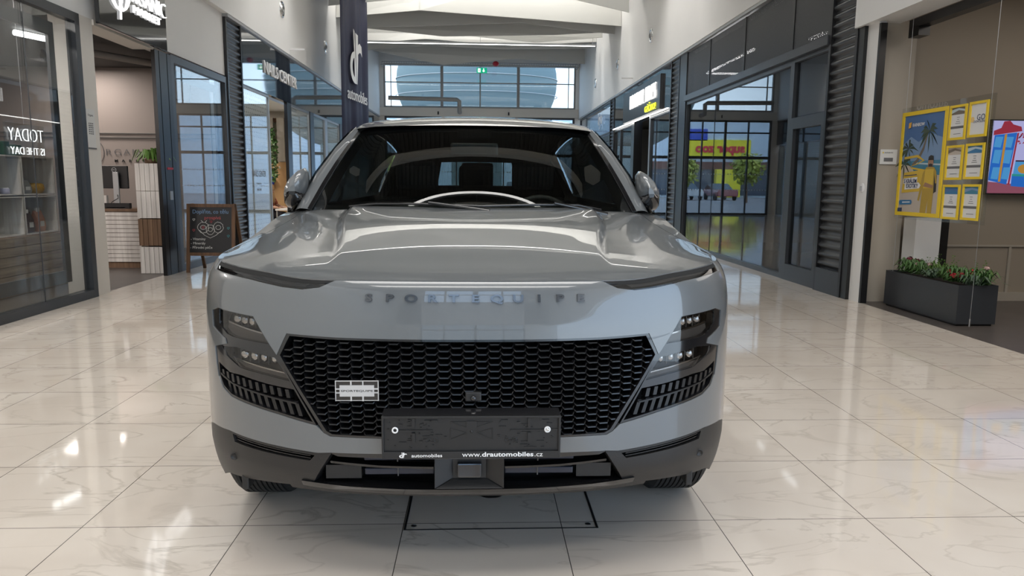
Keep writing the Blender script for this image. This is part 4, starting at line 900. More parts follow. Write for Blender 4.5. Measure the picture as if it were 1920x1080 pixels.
if True:
    o = MB().tube([(4.62, 12.6, 3.56), (4.62, 15.2, 3.54), (5.5, 15.2, 3.54)], .022, 6).build('strip_lamp', 'lamp'); MB().tube([(4.62, 13.9, 3.56), (4.62, 13.9, 3.95)], .005, 5).build('hanger_rod', 'black', o); tag(o, 'longest lit line lamp slanting behind the black perforated fascia', 'lamp')
# --- right: gym
wb('trim_51', 1, 16.42, 23.3, 2.98, 3.95, .04, -.05, 'gloss')['kind'] = 'structure'
gs = thing('gym_sign', 'black gym sign with white and yellow lit letters on the right fascia', 'sign')
wb('sign_panel', 1, 17.2, 21.6, 3.02, 3.82, .10, .04, 'black', gs)
text('sign_lettering', 'INDIVIDUAL FITNESS', .40, (XR-.115, 19.05, 3.50), RIGHT, 'neon', gs, .012, -.013, fit=(3.0, .36)); text('sign_lettering', 'GÉČKO!', .30, (XR-.115, 18.12, 3.17), RIGHT, 'ylet', gs, .012, -.008, fit=(1.12, .21))
lt = box('edge_light', (XR-.10, 16.5, 2.96), (XR-.06, 23.2, 2.98), 'lampw'); tag(lt, 'thin lit edge strip under the gym fascia', 'lamp')
shopwin('window_14', 1, 16.45, 18.4, 0, 2.95, th=.06, posts=()); shopwin('window_15', 1, 20.6, 23.3, 0, 2.95, th=.06, posts=(22.3,), m='black')
struct(wb('trim_52', 1, 20.3, 20.6, 0, 2.98, .03, -.2, 'black')); struct(wb('trim_53', 1, 18.4, 18.5, 0, 2.98, .03, -.2, 'galv'))
struct(box('wall_right', (XR+.9, 18.3, 0), (XR+1.0, 20.8, 2.98), 'void'))
# --- right far: patterned wall and kyo sign glass
tl = MB()
for r_ in range(12):
    for c_ in range(24):
        y = 24.05+c_*.305+(.15 if r_ % 2 else 0); z = .1+r_*.235
        if y < 31.2: tl.box((XR-.03, y, z), (XR+.02, y+.27, z+.20))
struct(tl.build('wall_right', 'black', bevel=0)); struct(wb('wall_right', 1, 24.0, YE, 0, 2.9, -.02, -.1, 'galv'))
shopwin('window_16', 1, 24.0, 31.3, 2.92, 3.95, th=.05, glass='glassd', d=.02)
o = text('sign_lettering', 'kyo', .62, (XR-.06, 26.0, 3.52), RIGHT, 'textw', None, .004, .002, 1.0); tag(o, 'white brush-style letters kyo on the far right glass', 'sign')
o = text('sign_lettering', 'kyo', .45, (XR-.06, 28.9, 3.35), RIGHT, 'textw', None, .004, .002, 1.0); tag(o, 'smaller farther white letters kyo on the glass at the mall end', 'sign')
# --- wall fittings
def nozzle(side, y, z, lab):
    t = thing('air_nozzle', lab, 'air vent'); x = wx(side, .10); s = -side
    MB().lathe([(.17, 0), (.17, s*.015), (.145, s*.03), (.12, s*.01), (.115, -s*.02)], (x, y, z), 'x', 28).build('outer_ring', 'chrome', t)
    MB().lathe([(.11, -s*.01), (.10, s*.03), (.06, s*.045), (.055, 0), (0, 0)], (x, y, z), 'x', 24).build('nozzle_ball', 'steel', t)
for (s, y, l) in ((-1, 16.24, 'nearest round metal air nozzle high on the left white wall'), (-1, 20.56, 'second round metal air nozzle on the left white wall'), (-1, 24.8, 'farthest round metal air nozzle on the left wall, beside the banner'), (1, 18.28, 'nearest round metal air nozzle high on the right white wall'), (1, 22.61, 'middle round metal air nozzle on the right white wall'), (1, 26.9, 'farthest round metal air nozzle on the right white wall')): nozzle(s, y, 4.86, l)
o = box('wall_bracket', (XL+.10, 16.8, 4.13), (XL+.42, 16.84, 4.17), 'textw'); tag(o, 'small white bracket sticking out of the left wall above the blue fascia', 'bracket')
o = box('wall_bracket', (XR-.42, 20.3, 4.12), (XR-.10, 20.34, 4.15), 'textw'); tag(o, 'small white bracket sticking out of the right wall above the gym fascia', 'bracket')
# end of the mall: exit sign, duct, cable tray
es = thing('exit_sign', 'green and white emergency exit sign hanging at the far end of the mall', 'exit sign')
gm = mat('exit_green', (.0, .42, .22), .4, emit=.6)
box('sign_box', (-.14, 29.95, 5.60), (.27, 30.0, 5.80), gm, es)
mb = MB(); mb.box((-.09, 29.945, 5.63), (.01, 29.95, 5.77)); mb.build('door_symbol', 'neon', es)
mb = MB(); mb.box((.12, 29.945, 5.68), (.15, 29.95, 5.77)); mb.prism([(.08, 29.945, 5.69), (.19, 29.945, 5.69), (.135, 29.945, 5.63)], (0, .005, 0)); mb.build('arrow', 'neon', es)
mb = MB(); mb.box((-.055, 29.94, 5.65), (-.03, 29.945, 5.72)); mb.ball((-.04, 29.943, 5.74), .012, 8, 6); mb.build('running_figure', gm, es)
MB().tube([(.065, 29.97, 5.8), (.065, 29.97, 8.2)], .01, 6).build('hanger_rod', 'galv', es)
o = MB().tube([(-3.75, 30.9, 4.70), (-.95, 30.9, 4.66), (-.85, 30.9, 4.60), (-.85, 30.9, 4.2), (-.85, YE-.02, 4.2)], .09, 10).build('ventilation_duct', 'beamw'); tag(o, 'pale grey duct elbow running below the far high window', 'duct')
o = MB(); o.box((-4.05, 30.93, 6.0), (-4.0, YE, 6.03)); o.box((4.0, 30.93, 6.0), (4.05, YE, 6.03))
for dz in (0, .12): o.box((-4.0, 30.9, 6.0+dz), (4.0, 30.95, 6.03+dz))
for k in range(80): o.box((-4.0+k*.1, 30.9, 6.0), (-3.985+k*.1, 31.1, 6.02)); o.box((-4.0+k*.1, 30.9, 6.0), (-3.985+k*.1, 30.92, 6.15))
tag(o.build('cable_tray', 'galv'), 'galvanised wire cable tray running across above the far window', 'cable tray')
o = MB().ball((.62, 30.2, 6.0), (.13, .13, .10), 12, 8).build('fire_bell', 'red'); tag(o, 'small red alarm dome hanging near the ceiling at the far end', 'alarm')
for x, l in ((-1.75, 'left'), (1.2, 'right')):
    o = MB().tube([(x, YE-.1, 4.22), (x, YE-.12, 4.10)], .03, 8).build('cctv_camera', 'black'); tag(o, 'tiny dark camera on the cream beam, the %s one' % l, 'camera')
# ------------------------------------------------------------------ outside, seen through the far glazing and in reflections
struct(box('floor', (-60, YE+.4, -.25), (60, 140, -.05), mat('asphalt', (.16, .16, .165), .8, noise=.2, nscale=1)))
struct(box('floor', (-30, -60, -.25), (30, YB-.35, -.05), mat('paving', (.30, .29, .28), .8, noise=.2, nscale=1)))
mb = MB(); n = 40; teal = mat('teal_cladding', (.16, .20, .20), .75, spec=.1)
mb.ball((-.2, 47, 7.5), (5.0, 3.2, 4.2), 48, 24); o = mb.build('rotunda_canopy', teal, fixn=False); tag(o, 'large blue-grey rounded canopy outside beyond the high far window', 'canopy')
MB().lathe([(1.6, -.1), (1.6, 3.6)], (-.2, 47, 0), 'z', 24).build('canopy_column', teal, o)
for q in (-.9, .1): MB().tube([(-.2+5.02*math.cos(a), 47+3.25*math.sin(a), 7.5+q) for a in [2*PI*k/48 for k in range(49)]], .025, 6, caps=False).build('canopy_band', 'beamw', o)
bl = thing('retail_building', 'long pale blue retail building across the car park', 'building')
box('building_wall', (-34, 78, -.05), (34, 92, 8.5), mat('pale_blue_cladding', (.55, .62, .68), .5), bl)
box('sign_band', (-15.5, 77.8, 5.9), (-12.5, 78, 7.1), mat('blue_band', (.03, .07, .42), .5), bl); yb2 = mat('sign_yellow', (.85, .72, .02), .5)
box('yellow_sign', (-20.2, 77.8, 4.1), (-13.5, 78, 6.0), yb2, bl); text('sign_lettering', 'super zoo', 1.3, (-16.9, 77.75, 5.1), FRONT, mat('sign_red', (.7, .03, .05), .5), bl, .03, .05)
box('shop_window', (-30, 77.85, .2), (-8, 78, 3.0), mat('dark_glazing', (.03, .05, .08), .1), bl); box('brown_band', (-30, 77.7, 2.9), (-8, 78, 3.7), mat('brown_band', (.16, .07, .05), .6), bl)
box('yellow_portal', (-19, 77.0, 0), (-16.4, 77.8, 2.9), yb2, bl)
def tree(x, y, h, lab, m='yellowgreen'):
    t = thing('tree', lab, 'tree'); MB().tube([(x, y, -.05), (x+.1, y, h*.5), (x, y, h*.8)], [.16, .12, .06], 8).build('trunk', 'framewood', t)
    mb = MB(); leafball(mb, (x, y, h*.7), (h*.32, h*.32, h*.34), 900, .32, random.Random(int(x*7+y))); mb.build('crown', MT['spring'], t, fixn=False)
MT['spring'] = mat('spring_leaves', (.35, .38, .05), .6, noise=.4)
tree(-11.6, 55, 3.6, 'spring-green young tree farthest left in the car park beyond the entrance'); tree(-7.1, 56, 3.4, 'spring-green young tree between the parked cars, nearer the canopy')
def parked(x, y, colr, lab):
    t = thing('parked_car', lab, 'car'); m = mat('parked_paint', colr, .3, coat=1)
    mb = MB(); pr = [(-.9, .35), (-.92, .75), (-.78, .95), (-.62, 1.42), (.62, 1.42), (.78, .95), (.92, .75), (.9, .35)]
    mb.prism([(x+a, y, b-.05) for a, b in pr[:3]]+[(x+a, y, b-.05) for a, b in pr[5:]], (0, 4.3, 0)); mb.build('car_body', m, t, bevel=.05)
    mb = MB(); mb.add([(x-.78, y+1.1, .9), (x+.78, y+1.1, .9), (x+.6, y+1.9, 1.4), (x-.6, y+1.9, 1.4), (x-.78, y+4.1, .9), (x+.78, y+4.1, .9), (x+.6, y+3.6, 1.4), (x-.6, y+3.6, 1.4)], [(0, 1, 2, 3), (5, 4, 7, 6), (1, 5, 6, 2), (4, 0, 3, 7), (3, 2, 6, 7)]); mb.build('car_cabin', 'gblack', t)
    for sx_ in (-.85, .85):
        for yy in (.8, 3.4): MB().lathe([(0, -.1), (.3, -.1), (.31, 0), (.3, .1), (0, .1)], (x+sx_, y+yy, .26), 'x', 20).build('wheel', 'tyre', t)
for x, y, c_, l in ((-9.6, 62, (.5, .5, .5), 'silver'), (-12.6, 62, (.25, .02, .03), 'wine red'), (-4.6, 62, (.03, .03, .035), 'black'), (-1.6, 63, (.6, .6, .6), 'white'), (3.0, 62.5, (.2, .02, .03), 'dark red'), (6.1, 62, (.1, .12, .2), 'dark blue')): parked(x, y, c_, '%s car parked outside beyond the entrance glazing' % l)
# ------------------------------------------------------------------ things in the mall
# navy banner
bn = thing('hanging_banner', 'tall navy fabric banner with white dr automobiles logo hanging on the left of the mall', 'banner')
A0, A1 = Vector((-3.44, 18.8, 0)), Vector((-3.15, 21.3, 0)); ux = (A1-A0).normalized(); un = Vector((ux.y, -ux.x, 0))
mb = MB(); mb.grid(lambda a, b: A0+(A1-A0)*a+un*(.025*math.sin(a*13+b*1.5)+.015*math.sin(a*29))+Vector((0, 0, 2.2+5.9*b)), 60, 6); o = mb.build('banner_cloth', 'navy', bn, fixn=False); o.modifiers.new('thickness', 'SOLIDIFY').thickness = .004
ang = math.atan2(ux.y, ux.x)
lg = dr_logo(0, 0, 0, 1.30, 'textw', bn, name='banner_logo', th=.004)
lg.data.transform(Matrix.Translation(A0+ux*.62+un*.05+Vector((0, 0, 3.83))) @ Matrix.Rotation(ang, 4, 'Z'))
text('banner_lettering', 'automobiles', .44, tuple(A0+ux*1.30+un*.052+Vector((0, 0, 3.52))), (PI/2, 0, ang), 'textw', bn, .003, 0, .86)
MB().tube([A0+Vector((0, 0, 8.1)), A1+Vector((0, 0, 8.1))], .02, 8).build('top_rod', 'steel', bn)
# floor hatch with dark frame
HATCH = (2.596, 3.20, -.283, .451)
# chalkboard
ch = thing('chalkboard_sign', 'wood-framed A-frame chalkboard with coloured handwriting in front of the organic shop', 'signboard')
R1 = Matrix.Rotation(-.205, 3, 'X'); bx0, bx1, by0 = -4.13, -3.46, 10.42
def tl_(p): v = R1 @ Vector((p[0], p[1], p[2])); return Vector((v.x, v.y+by0, v.z))
def tb(mb, x0, x1, y0, y1, z0, z1): 
    V = [tl_((x, y, z)) for z in (z0, z1) for y in (y0, y1) for x in (x0, x1)]; mb.add(V, [(0, 2, 3, 1), (4, 5, 7, 6), (0, 1, 5, 4), (2, 6, 7, 3), (0, 4, 6, 2), (1, 3, 7, 5)])
R1 = Matrix.Rotation(-.14, 3, 'X')
for nm, q in (('frame_post', (bx0, bx0+.045, 0, .03, 0, .97)), ('frame_post', (bx1-.045, bx1, 0, .03, 0, .97)), ('frame_rail', (bx0, bx1, .002, .028, .925, .972)), ('frame_rail', (bx0, bx1, .002, .028, .24, .285))):
    mb = MB(); tb(mb, *q); mb.build(nm, 'framewood', ch)
mb = MB(); tb(mb, bx0+.04, bx1-.04, .008, .02, .28, .93); mb.build('board', 'chalk', ch)
R1b = R1; R1 = Matrix.Rotation(.42, 3, 'X'); by0 = 10.98
R1 = Matrix.Rotation(.36, 3, 'X')
for q in ((bx0+.03, bx0+.07, 0, .03, 0, 1.02), (bx1-.05, bx1-.01, 0, .03, 0, 1.02), (bx0+.07, bx1-.05, 0, .02, .28, .96)):
    mb = MB(); tb(mb, *q); mb.build('back_leg' if q[2] == 0 and q[4] == 0 else 'back_board', 'framewood' if q[4] == 0 else 'chalk', ch)
R1 = R1b; by0 = 10.42
chk = {n: mat('chalk_'+n, c, .8) for n, c in (('white', (.6, .6, .58)), ('blue', (.18, .30, .48)), ('red', (.45, .09, .10)), ('teal', (.10, .35, .38)))}
def chalk_text(s, size, x, z, c, xs=1, name='chalk_writing'):
    me = text_data(s, size, .0008, 0, 1.0); R = Matrix.Rotation(PI/2, 4, 'X') @ Matrix.Diagonal((xs, 1, 1, 1)); me.transform(R)
    M4 = Matrix.Translation((0, by0, 0)) @ R1.to_4x4() @ Matrix.Translation((x, .006, z)); me.transform(M4); me.materials.clear(); me.materials.append(chk[c]); me.name = name
    o = bpy.data.objects.new(name, me); C.objects.link(o); o.parent = ch
chalk_text('Doplňte, co tělu', .078, -3.80, .86, 'blue', .95); chalk_text('prospívá', .068, -3.77, .775, 'red')
chalk_text('- Vitamíny', .050, -3.97, .475, 'white'); chalk_text('- Minerály', .050, -3.97, .415, 'white'); chalk_text('- Přírodní péče', .050, -3.925, .355, 'white')
mb = MB(); rr = random.Random(5)
def ck(pts, r=.0035): mb.tube([tl_((x, .004, z)) for x, z in pts], r, 5)
for (cx_, cz_, rx_, rz_) in ((-3.90, .64, .075, .075), (-3.80, .61, .06, .07), (-3.69, .64, .07, .075)):
    ck([(cx_+rx_*math.cos(a)*(1+rr.uniform(-.08, .08)), cz_+rz_*math.sin(a)*(1+rr.uniform(-.08, .08))) for a in [2*PI*k/22 for k in range(23)]])
    ck([(cx_+rx_*.5*math.cos(a), cz_+rz_*.4*math.sin(a)) for a in [2*PI*k/14 for k in range(15)]])
ck([(-3.95, .60), (-3.88, .53), (-3.80, .49), (-3.72, .53), (-3.64, .60)]); ck([(-3.9, .71), (-3.93, .74)]); ck([(-3.87, .71), (-3.85, .74)])
mb.build('chalk_drawing', chk['white'], ch)
for (x, z, c_) in ((-4.03, .75, 'white'), (-4.03, .60, 'red'), (-3.55, .63, 'teal'), (-3.55, .52, 'teal'), (-3.90, .64, 'red'), (-3.79, .72, 'red')):
    mb = MB(); ck([(x, z-.018), (x-.018, z+.004), (x-.010, z+.016), (x, z+.006), (x+.010, z+.016), (x+.018, z+.004), (x, z-.018)]); mb.build('chalk_heart', chk[c_], ch)
# --- organic shop interior
def crate(x0, y0, z0, sx, sy, sz, m, lab, face='F', group=None):
    """slatted crate standing on its side; the slats close the face towards the viewer, or its back when open"""
    t = thing('wooden_crate', lab, 'crate', group=group); n = 5 if sx < .4 else 6
    if face == 'F':
        for k in range(n): w_ = sx/n; box('crate_slat', (x0+k*w_+.003, y0, z0+.004), (x0+(k+1)*w_-.003, y0+.012, z0+sz-.004), m, t)
        box('crate_body', (x0+.004, y0+.014, z0+.004), (x0+sx-.004, y0+sy, z0+sz-.004), m, t)
    else:   # open towards +x: back at low x
        mb = MB(); mb.box((x0, y0, z0), (x0+sx, y0+sy, z0+.014)); mb.box((x0, y0, z0+sz-.014), (x0+sx, y0+sy, z0+sz)); mb.box((x0, y0, z0), (x0+sx, y0+.014, z0+sz)); mb.box((x0, y0+sy-.014, z0), (x0+sx, y0+sy, z0+sz))
        mb.build('crate_body', m, t)
        for k in range(5): w_ = (sy-.03)/5; box('crate_slat', (x0-.0, y0+.015+k*w_+.006, z0+.014), (x0+.012, y0+.015+(k+1)*w_-.006, z0+sz-.014), m, t)
        box('crate_back', (x0-.02, y0, z0), (x0-.008, y0+sy, z0+sz), 'brownwood', t)
    return t
for k, (z, m, l) in enumerate(((.0, 'whitewood', 'white slatted crate standing on the floor at the bottom of the doorway stack'), (.385, 'brownwood', 'brown slatted crate, the only dark one in the doorway stack'), (.765, 'whitewood', 'white slatted crate resting on the brown crate in the doorway stack'), (1.14, 'whitewood', 'white slatted crate topmost in the doorway stack, below the fern'))): crate(-4.70, 10.30, z, .325, .32, .375, m, l)
mb = MB(); rr = random.Random(9)
for k in range(46):
    a = rr.uniform(0, 2*PI); L = rr.uniform(.16, .34); r0 = Vector((-4.53, 10.45, 1.52)); dv = Vector((math.cos(a), math.sin(a), 0))
    pts = [r0+dv*L*t_+Vector((0, 0, .20*math.sin(PI*.8*t_)*rr.uniform(.6, 1.2)-.06*t_*t_)) for t_ in (0, .25, .5, .75, 1)]
    for p, q in zip(pts, pts[1:]):
        b = (q-p).cross(Vector((0, 0, 1))).normalized()*.016; mb.add([p-b, q-b*.5, q+b*.5, p+b], [(0, 1, 2, 3)])
fr = thing('potted_fern', 'green arching fern standing on top of the white crate stack in the doorway', 'plant'); mb.build('fronds', 'green2', fr, fixn=False); MB().lathe([(.05, 0), (.08, .0), (.09, .06), (.0, .06)], (-4.53, 10.45, 1.517), 'z', 16).build('pot', 'brownwood', fr)
ct = thing('shop_counter', 'white plank-fronted counter with dark top inside the organic shop doorway', 'counter')
for k in range(12): box('counter_plank', (-5.66, 10.98, .09+k*.0615), (-4.98, 11.0, .09+k*.0615+.055), 'whitewood', ct)
box('counter_body', (-5.64, 11.0, .0), (-5.0, 11.5, .83), 'brownwood', ct); box('counter_top', (-5.68, 10.96, .83), (-4.98, 11.52, .87), 'brownwood', ct)
mo_ = thing('computer_monitor', 'black computer monitor seen from behind on the white counter', 'monitor')
box('monitor_back', (-5.72, 11.10, 1.16), (-5.17, 11.14, 1.49), 'black_pl', mo_, .008); box('monitor_stand', (-5.36, 11.04, .89), (-5.28, 11.07, 1.40), 'galv', mo_, .005); box('monitor_foot', (-5.45, 10.99, .87), (-5.18, 11.17, .89), 'galv', mo_)
MB().lathe([(.034, 0), (.034, -.004), (.029, -.004), (.029, 0)], (-5.33, 11.038, 1.43), 'y', 24).build('logo_ring', 'silver', mo_); text('logo_lettering', 'DELL', .020, (-5.33, 11.035, 1.43), FRONT, 'silver', mo_, .001)
o = MB().tube([(-5.3, 11.03, 1.07), (-5.28, 11.0, 1.02), (-5.36, 10.99, .97), (-5.42, 11.0, .90)], .006, 6).build('cable', 'black_pl'); tag(o, 'black cable hanging behind the monitor on the counter', 'cable')
o = box('keyboard_tray', (-5.62, 10.99, .872), (-5.12, 11.06, .95), 'black_pl'); tag(o, 'low black till drawer on the counter below the monitor', 'till')
o = box('card_box', (-5.70, 10.99, .952), (-5.44, 11.05, 1.06), 'whitewood'); tag(o, 'small white slatted box on the black till beside the monitor', 'box')
# wall behind with name
mb = MB(); mb.box((-8.6, 12.72, 1.98), (-4.4, 12.745, 1.99)); mb.box((-8.6, 12.72, 2.05), (-4.4, 12.745, 2.06)); struct(mb.build('trim_54', 'deck'))
wn = thing('wall_lettering', 'thin dark letters ORGANIC MARKET with a large oval O on the shop back wall', 'lettering')
for k, c_ in enumerate('RGANIC'): text('letter', c_, .155, (-6.22+k*.150, 12.735, 1.74), FRONT, 'greyp', wn, .002, -.003, 1.15)
for k, c_ in enumerate('MARKET'): text('letter', c_, .062, (-6.10+k*.115, 12.735, 1.60), FRONT, 'black', wn, .002, .002, 1.2)
MB().tube([(-6.42+.125*math.cos(a), 12.735, 1.74+.19*math.sin(a)) for a in [2*PI*k/30 for k in range(31)]], .005, 5, caps=False).build('oval', 'greyp', wn)
o = MB().tube([(-5.72, 9.6, 3.07), (-5.5, 10.2, 3.07)], .035, 10).build('tube_lamp', 'lamp'); tag(o, 'short bright white tube lamp under the dark shop ceiling', 'lamp')
o = MB().tube([(-5.45, 10.3, 3.0), (-4.6, 11.9, 3.0)], .05, 10).build('ceiling_pipe', 'brownw'); tag(o, 'grey pipe running under the dark shop ceiling behind the doorway', 'pipe')
o = MB().tube([(-5.2, 12.3, 2.60), (-5.0, 12.3, 2.58), (-4.8, 12.3, 2.57), (-4.68, 12.3, 2.52), (-4.60, 12.3, 3.12)], .010, 6).build('hanging_branch', 'brownwood'); tag(o, 'thin dark branch hanging inside the shop doorway', 'branch')
# window display
dc = thing('display_counter', 'weathered horizontal plank counter behind the near left shop window', 'counter')
for k in range(6): box('counter_plank', (-5.14, 4.0, .03+k*.104), (-5.10, 9.46, .03+k*.104+.096), 'plank', dc)
box('counter_body', (-5.75, 4.0, 0), (-5.145, 9.44, .645), 'brownwood', dc)
cy_ = [8.68, 8.02, 7.36, 6.70]
for c_i, y in enumerate(cy_):
    for r_i, z in enumerate((.647, 1.105)):
        lab = ('%s white open crate %s on the plank counter' % (('lower', 'upper')[r_i], ('at the right end', 'second from the right end', 'third from the right end', 'fourth from the right end')[c_i]))
        crate(-5.62, y, z, .40, .64, .445, 'whitewood', lab, 'X')
def jar(x, y, z, r, h, m, lab, nm='glass_jar', lid='textw'):
    t = thing(nm, lab, 'jar'); MB().lathe([(0, 0), (r, 0), (r, h*.8), (r*.75, h*.92), (0, h*.92)], (x, y, z), 'z', 18).build('jar_body', m, t); MB().lathe([(0, h), (r*.8, h), (r*.8, h*.86), (0, h*.86)], (x, y, z), 'z', 18).build('jar_lid', lid, t)
def bag(x, y, z, w_, h, m, lab, clip=True):
    t = thing('paper_bag', lab, 'bag'); mb = MB()
    rows = [(0, .9, .045), (.25, 1, .055), (.6, .97, .045), (.85, .93, .02), (1, .98, .006)]; V = []
    for k, s_, d_ in rows: V += [(x+d_, y-w_/2*s_, z+h*k), (x+d_, y+w_/2*s_, z+h*k), (x-d_, y+w_/2*s_, z+h*k), (x-d_, y-w_/2*s_, z+h*k)]
    mb.add(V, [(4*i+k, 4*i+(k+1) % 4, 4*i+4+(k+1) % 4, 4*i+4+k) for i in range(4) for k in range(4)]+[(3, 2, 1, 0), (16, 17, 18, 19)]); mb.build('bag_body', m, t, bevel=.004)
    box('bag_label', (x+.056, y-w_*.25, z+h*.25), (x+.058, y+w_*.25, z+h*.5), 'paper', t)
    if clip: box('bag_clip', (x-.01, y-w_*.2, z+h*.94), (x+.012, y+w_*.2, z+h*1.12), 'textw', t)
bag(-5.35, 8.90, .662, .16, .24, mat('brown_bag', (.06, .03, .025), .4), 'dark brown bag with white clip in the lower right display crate'); bag(-5.35, 9.12, .662, .16, .25, mat('salmon_bag', (.45, .22, .15), .4), 'salmon pink bag with white clip in the lower right display crate')
o = box('dark_packet', (-5.50, 8.72, 1.12), (-5.46, 8.90, 1.43), 'chalk', None, .004); tag(o, 'tall dark green packet leaning in the upper right display crate', 'packet'); o = box('tall_carton', (-5.56, 8.74, 1.12), (-5.52, 9.0, 1.50), mat('kraft', (.33, .20, .09), .6), None, .003); tag(o, 'brown kraft carton behind the dark packet in the upper right crate', 'carton')
bag(-5.33, 8.86, 1.12, .17, .16, mat('grey_bag', (.25, .25, .24), .5), 'small patterned grey bag in the upper right display crate', False)
bt = thing('tiger_tin', 'yellow and black spotted bowl in the upper right display crate', 'bowl'); MB().lathe([(0, 0), (.09, 0), (.12, .05), (.115, .10), (.09, .12), (0, .12)], (-5.36, 9.10, 1.12), 'z', 24).build('bowl_body', mat('spotted_yellow', (.42, .24, .03), .4, noise=.9, nscale=45), bt)
jar(-5.35, 8.32, 1.12, .07, .17, mat('green_jar', (.05, .12, .06), .25), 'green glass jar with pale lid in the upper crate second from the right'); jar(-5.33, 8.52, 1.12, .05, .07, mat('lilac_tub', (.45, .45, .6), .4), 'small lilac tub in the upper crate second from the right', 'cosmetic_tub')
jar(-5.35, 8.10, 1.12, .05, .14, mat('brown_jar', (.12, .05, .03), .25), 'brown jar at the left in the upper crate second from the right')
for k, (y, h, c_) in enumerate(((8.06, .20, (.05, .14, .10)), (8.20, .26, (.12, .04, .05)), (8.34, .22, (.06, .15, .14)), (8.50, .18, (.18, .05, .08)), (8.70, .16, (.03, .09, .06)), (8.92, .13, (.05, .10, .06)))):
    o = box('product_box', (-5.50, y-.06, 1.552), (-5.38, y+.06, 1.552+h), mat('box_%d' % k, c_, .4), None, .004); tag(o, '%s product box standing on top of the display crates' % ('dark green', 'maroon', 'teal', 'plum', 'deep green', 'small green')[k], 'box')
ev = MB(); rr = random.Random(2)
for k in range(12): leafball(ev, (-5.12, 9.30+rr.uniform(-.05, .12), .60-k*.035+.15), (.07, .10, .05), 16, .05, rr)
tag(ev.build('trailing_plant', 'dgreen', fixn=False), 'trailing small-leaved plant hanging over the right end of the plank counter', 'plant')
ne = thing('window_sign', 'white lit TODAY IS THE DAY lettering, seen mirrored, behind the near left window', 'sign')
text('sign_lettering', 'TODAY', .16, (-4.45, 7.52, 1.715), RIGHT, 'neon', ne, .003, -.004, fit=(.56, .12)); text('sign_lettering', 'IS THE DAY', .15, (-4.45, 7.53, 1.56), RIGHT, 'neon', ne, .003, -.003, fit=(.54, .07))
box('sign_backing', (-4.47, 7.2, 1.48), (-4.465, 7.85, 1.82), 'acryl', ne); MB().tube([(-4.467, 7.52, 1.82), (-4.467, 7.52, 3.12)], .002, 5).build('wire', 'steel', ne)
# --- travel agency on the right
struct(wb('wall_right', 1, 7.90, 8.12, 0, 3.02, .02, -.06, 'white')); struct(wb('trim_55', 1, 7.86, 7.90, 0, 3.0, .02, -.05, 'black')); struct(wb('trim_56', 1, 8.12, 8.27, 0, 3.02, .06, -.1, 'black'))
struct(box('wall_right', (XR+.06, 7.98, 0), (4.70, 8.07, 3.4), 'taupel')); struct(box('baseboard_right', (4.95, 8.03, 0), (8.1, 8.07, .10), 'taupel'))
mb = MB(); mb.box((6.02, 8.05, .1), (6.05, 8.07, .62)); mb.box((4.95, 8.05, .62), (8.1, 8.07, .64)); struct(mb.build('trim_57', 'taupel'))
tr_ = box('door_track', (4.52, 1.2, 2.93), (4.64, 7.84, 3.02), 'black'); tag(tr_, 'black sliding door track under the white wall on the right', 'track'); box('track_stop', (4.52, 7.66, 2.84), (4.64, 7.84, 2.94), 'black', tr_)
o = MB(); o.ball((XR-.02, 8.0, 1.27), (.012, .05, .055), 14, 10); o = o.build('key_switch', 'textw'); tag(o, 'small white key switch on the white post right of the corrugated column', 'switch'); box('key', (XR-.05, 7.985, 1.24), (XR-.03, 8.0, 1.29), 'steel', o)
n_ = box('paper_notice', (4.385, 7.965, 1.53), (4.575, 7.975, 1.69), 'paper'); tag(n_, 'small white printed notice on the taupe wall left of the travel posters', 'notice'); box('printed_lines', (4.43, 7.962, 1.56), (4.53, 7.965, 1.60), 'greyp', n_); text('notice_heading', 'RAINBOW', .020, (4.48, 7.963, 1.655), FRONT, 'greyp', n_, .0004)
box('notice_logo', (4.41, 7.962, 1.648), (4.422, 7.965, 1.662), 'yellow', n_)
tm = thing('brochure_pedestal', 'white and black pedestal against the taupe wall behind the planter', 'pedestal'); box('white_front', (4.72, 7.74, 0), (5.00, 7.97, .95), 'white', tm); box('black_side', (5.003, 7.74, 0), (5.09, 7.97, .95), 'black', tm)
tag(box('door_pull', (5.125, 7.93, .30), (5.14, 7.96, .86), 'black'), 'thin black vertical handle bar beside the pedestal on the taupe wall', 'handle')
# hanging acrylic display: it hangs in the open shop front, facing the mall
X = 4.45; hd = thing('poster_display', 'clear acrylic hanging display with a yellow-framed travel poster and six small price cards', 'poster display')
box('acrylic_sheet', (X+.004, 6.30, .955), (X+.012, 7.72, 2.10), 'acryl', hd)
for y in (6.36, 7.66): MB().tube([(X+.008, y, .03), (X+.008, y, 3.4)], .0022, 5).build('wire', 'steel', hd); MB().tube([(X+.008, y, .03), (X+.008, y, .10)], .008, 6).build('wire_clamp', 'steel', hd)
def yframe(y0, y1, z0, z1, th=.028):
    mb = MB()
    for q in ((y0, y1, z0, z0+th), (y0, y1, z1-th, z1), (y0, y0+th, z0, z1), (y1-th, y1, z0, z1)): mb.box((X-.012, q[0], q[2]), (X, q[1], q[3]))
    return mb.build('yellow_frame', 'yellow', hd)
F1 = yframe(6.93, 7.68, .99, 2.05, .038)
def flat(mat_, pts, lay, nm, parent): 
    # pts in poster coordinates: (a: 0 left .. 1 right, b: 0 bottom .. 1 top); poster faces the mall
    P = [(X-.002-lay*.0006, py1-(py1-py0)*a, pz0_+(pz1_-pz0_)*b) for a, b in pts]; mb = MB(); mb.prism(P, (.0006, 0, 0)); return mb.build(nm, mat_, parent)
py0, py1, pz0_, pz1_ = 6.965, 7.645, 1.025, 2.015
M_ = lambda n, c: mat(n, c, .4)
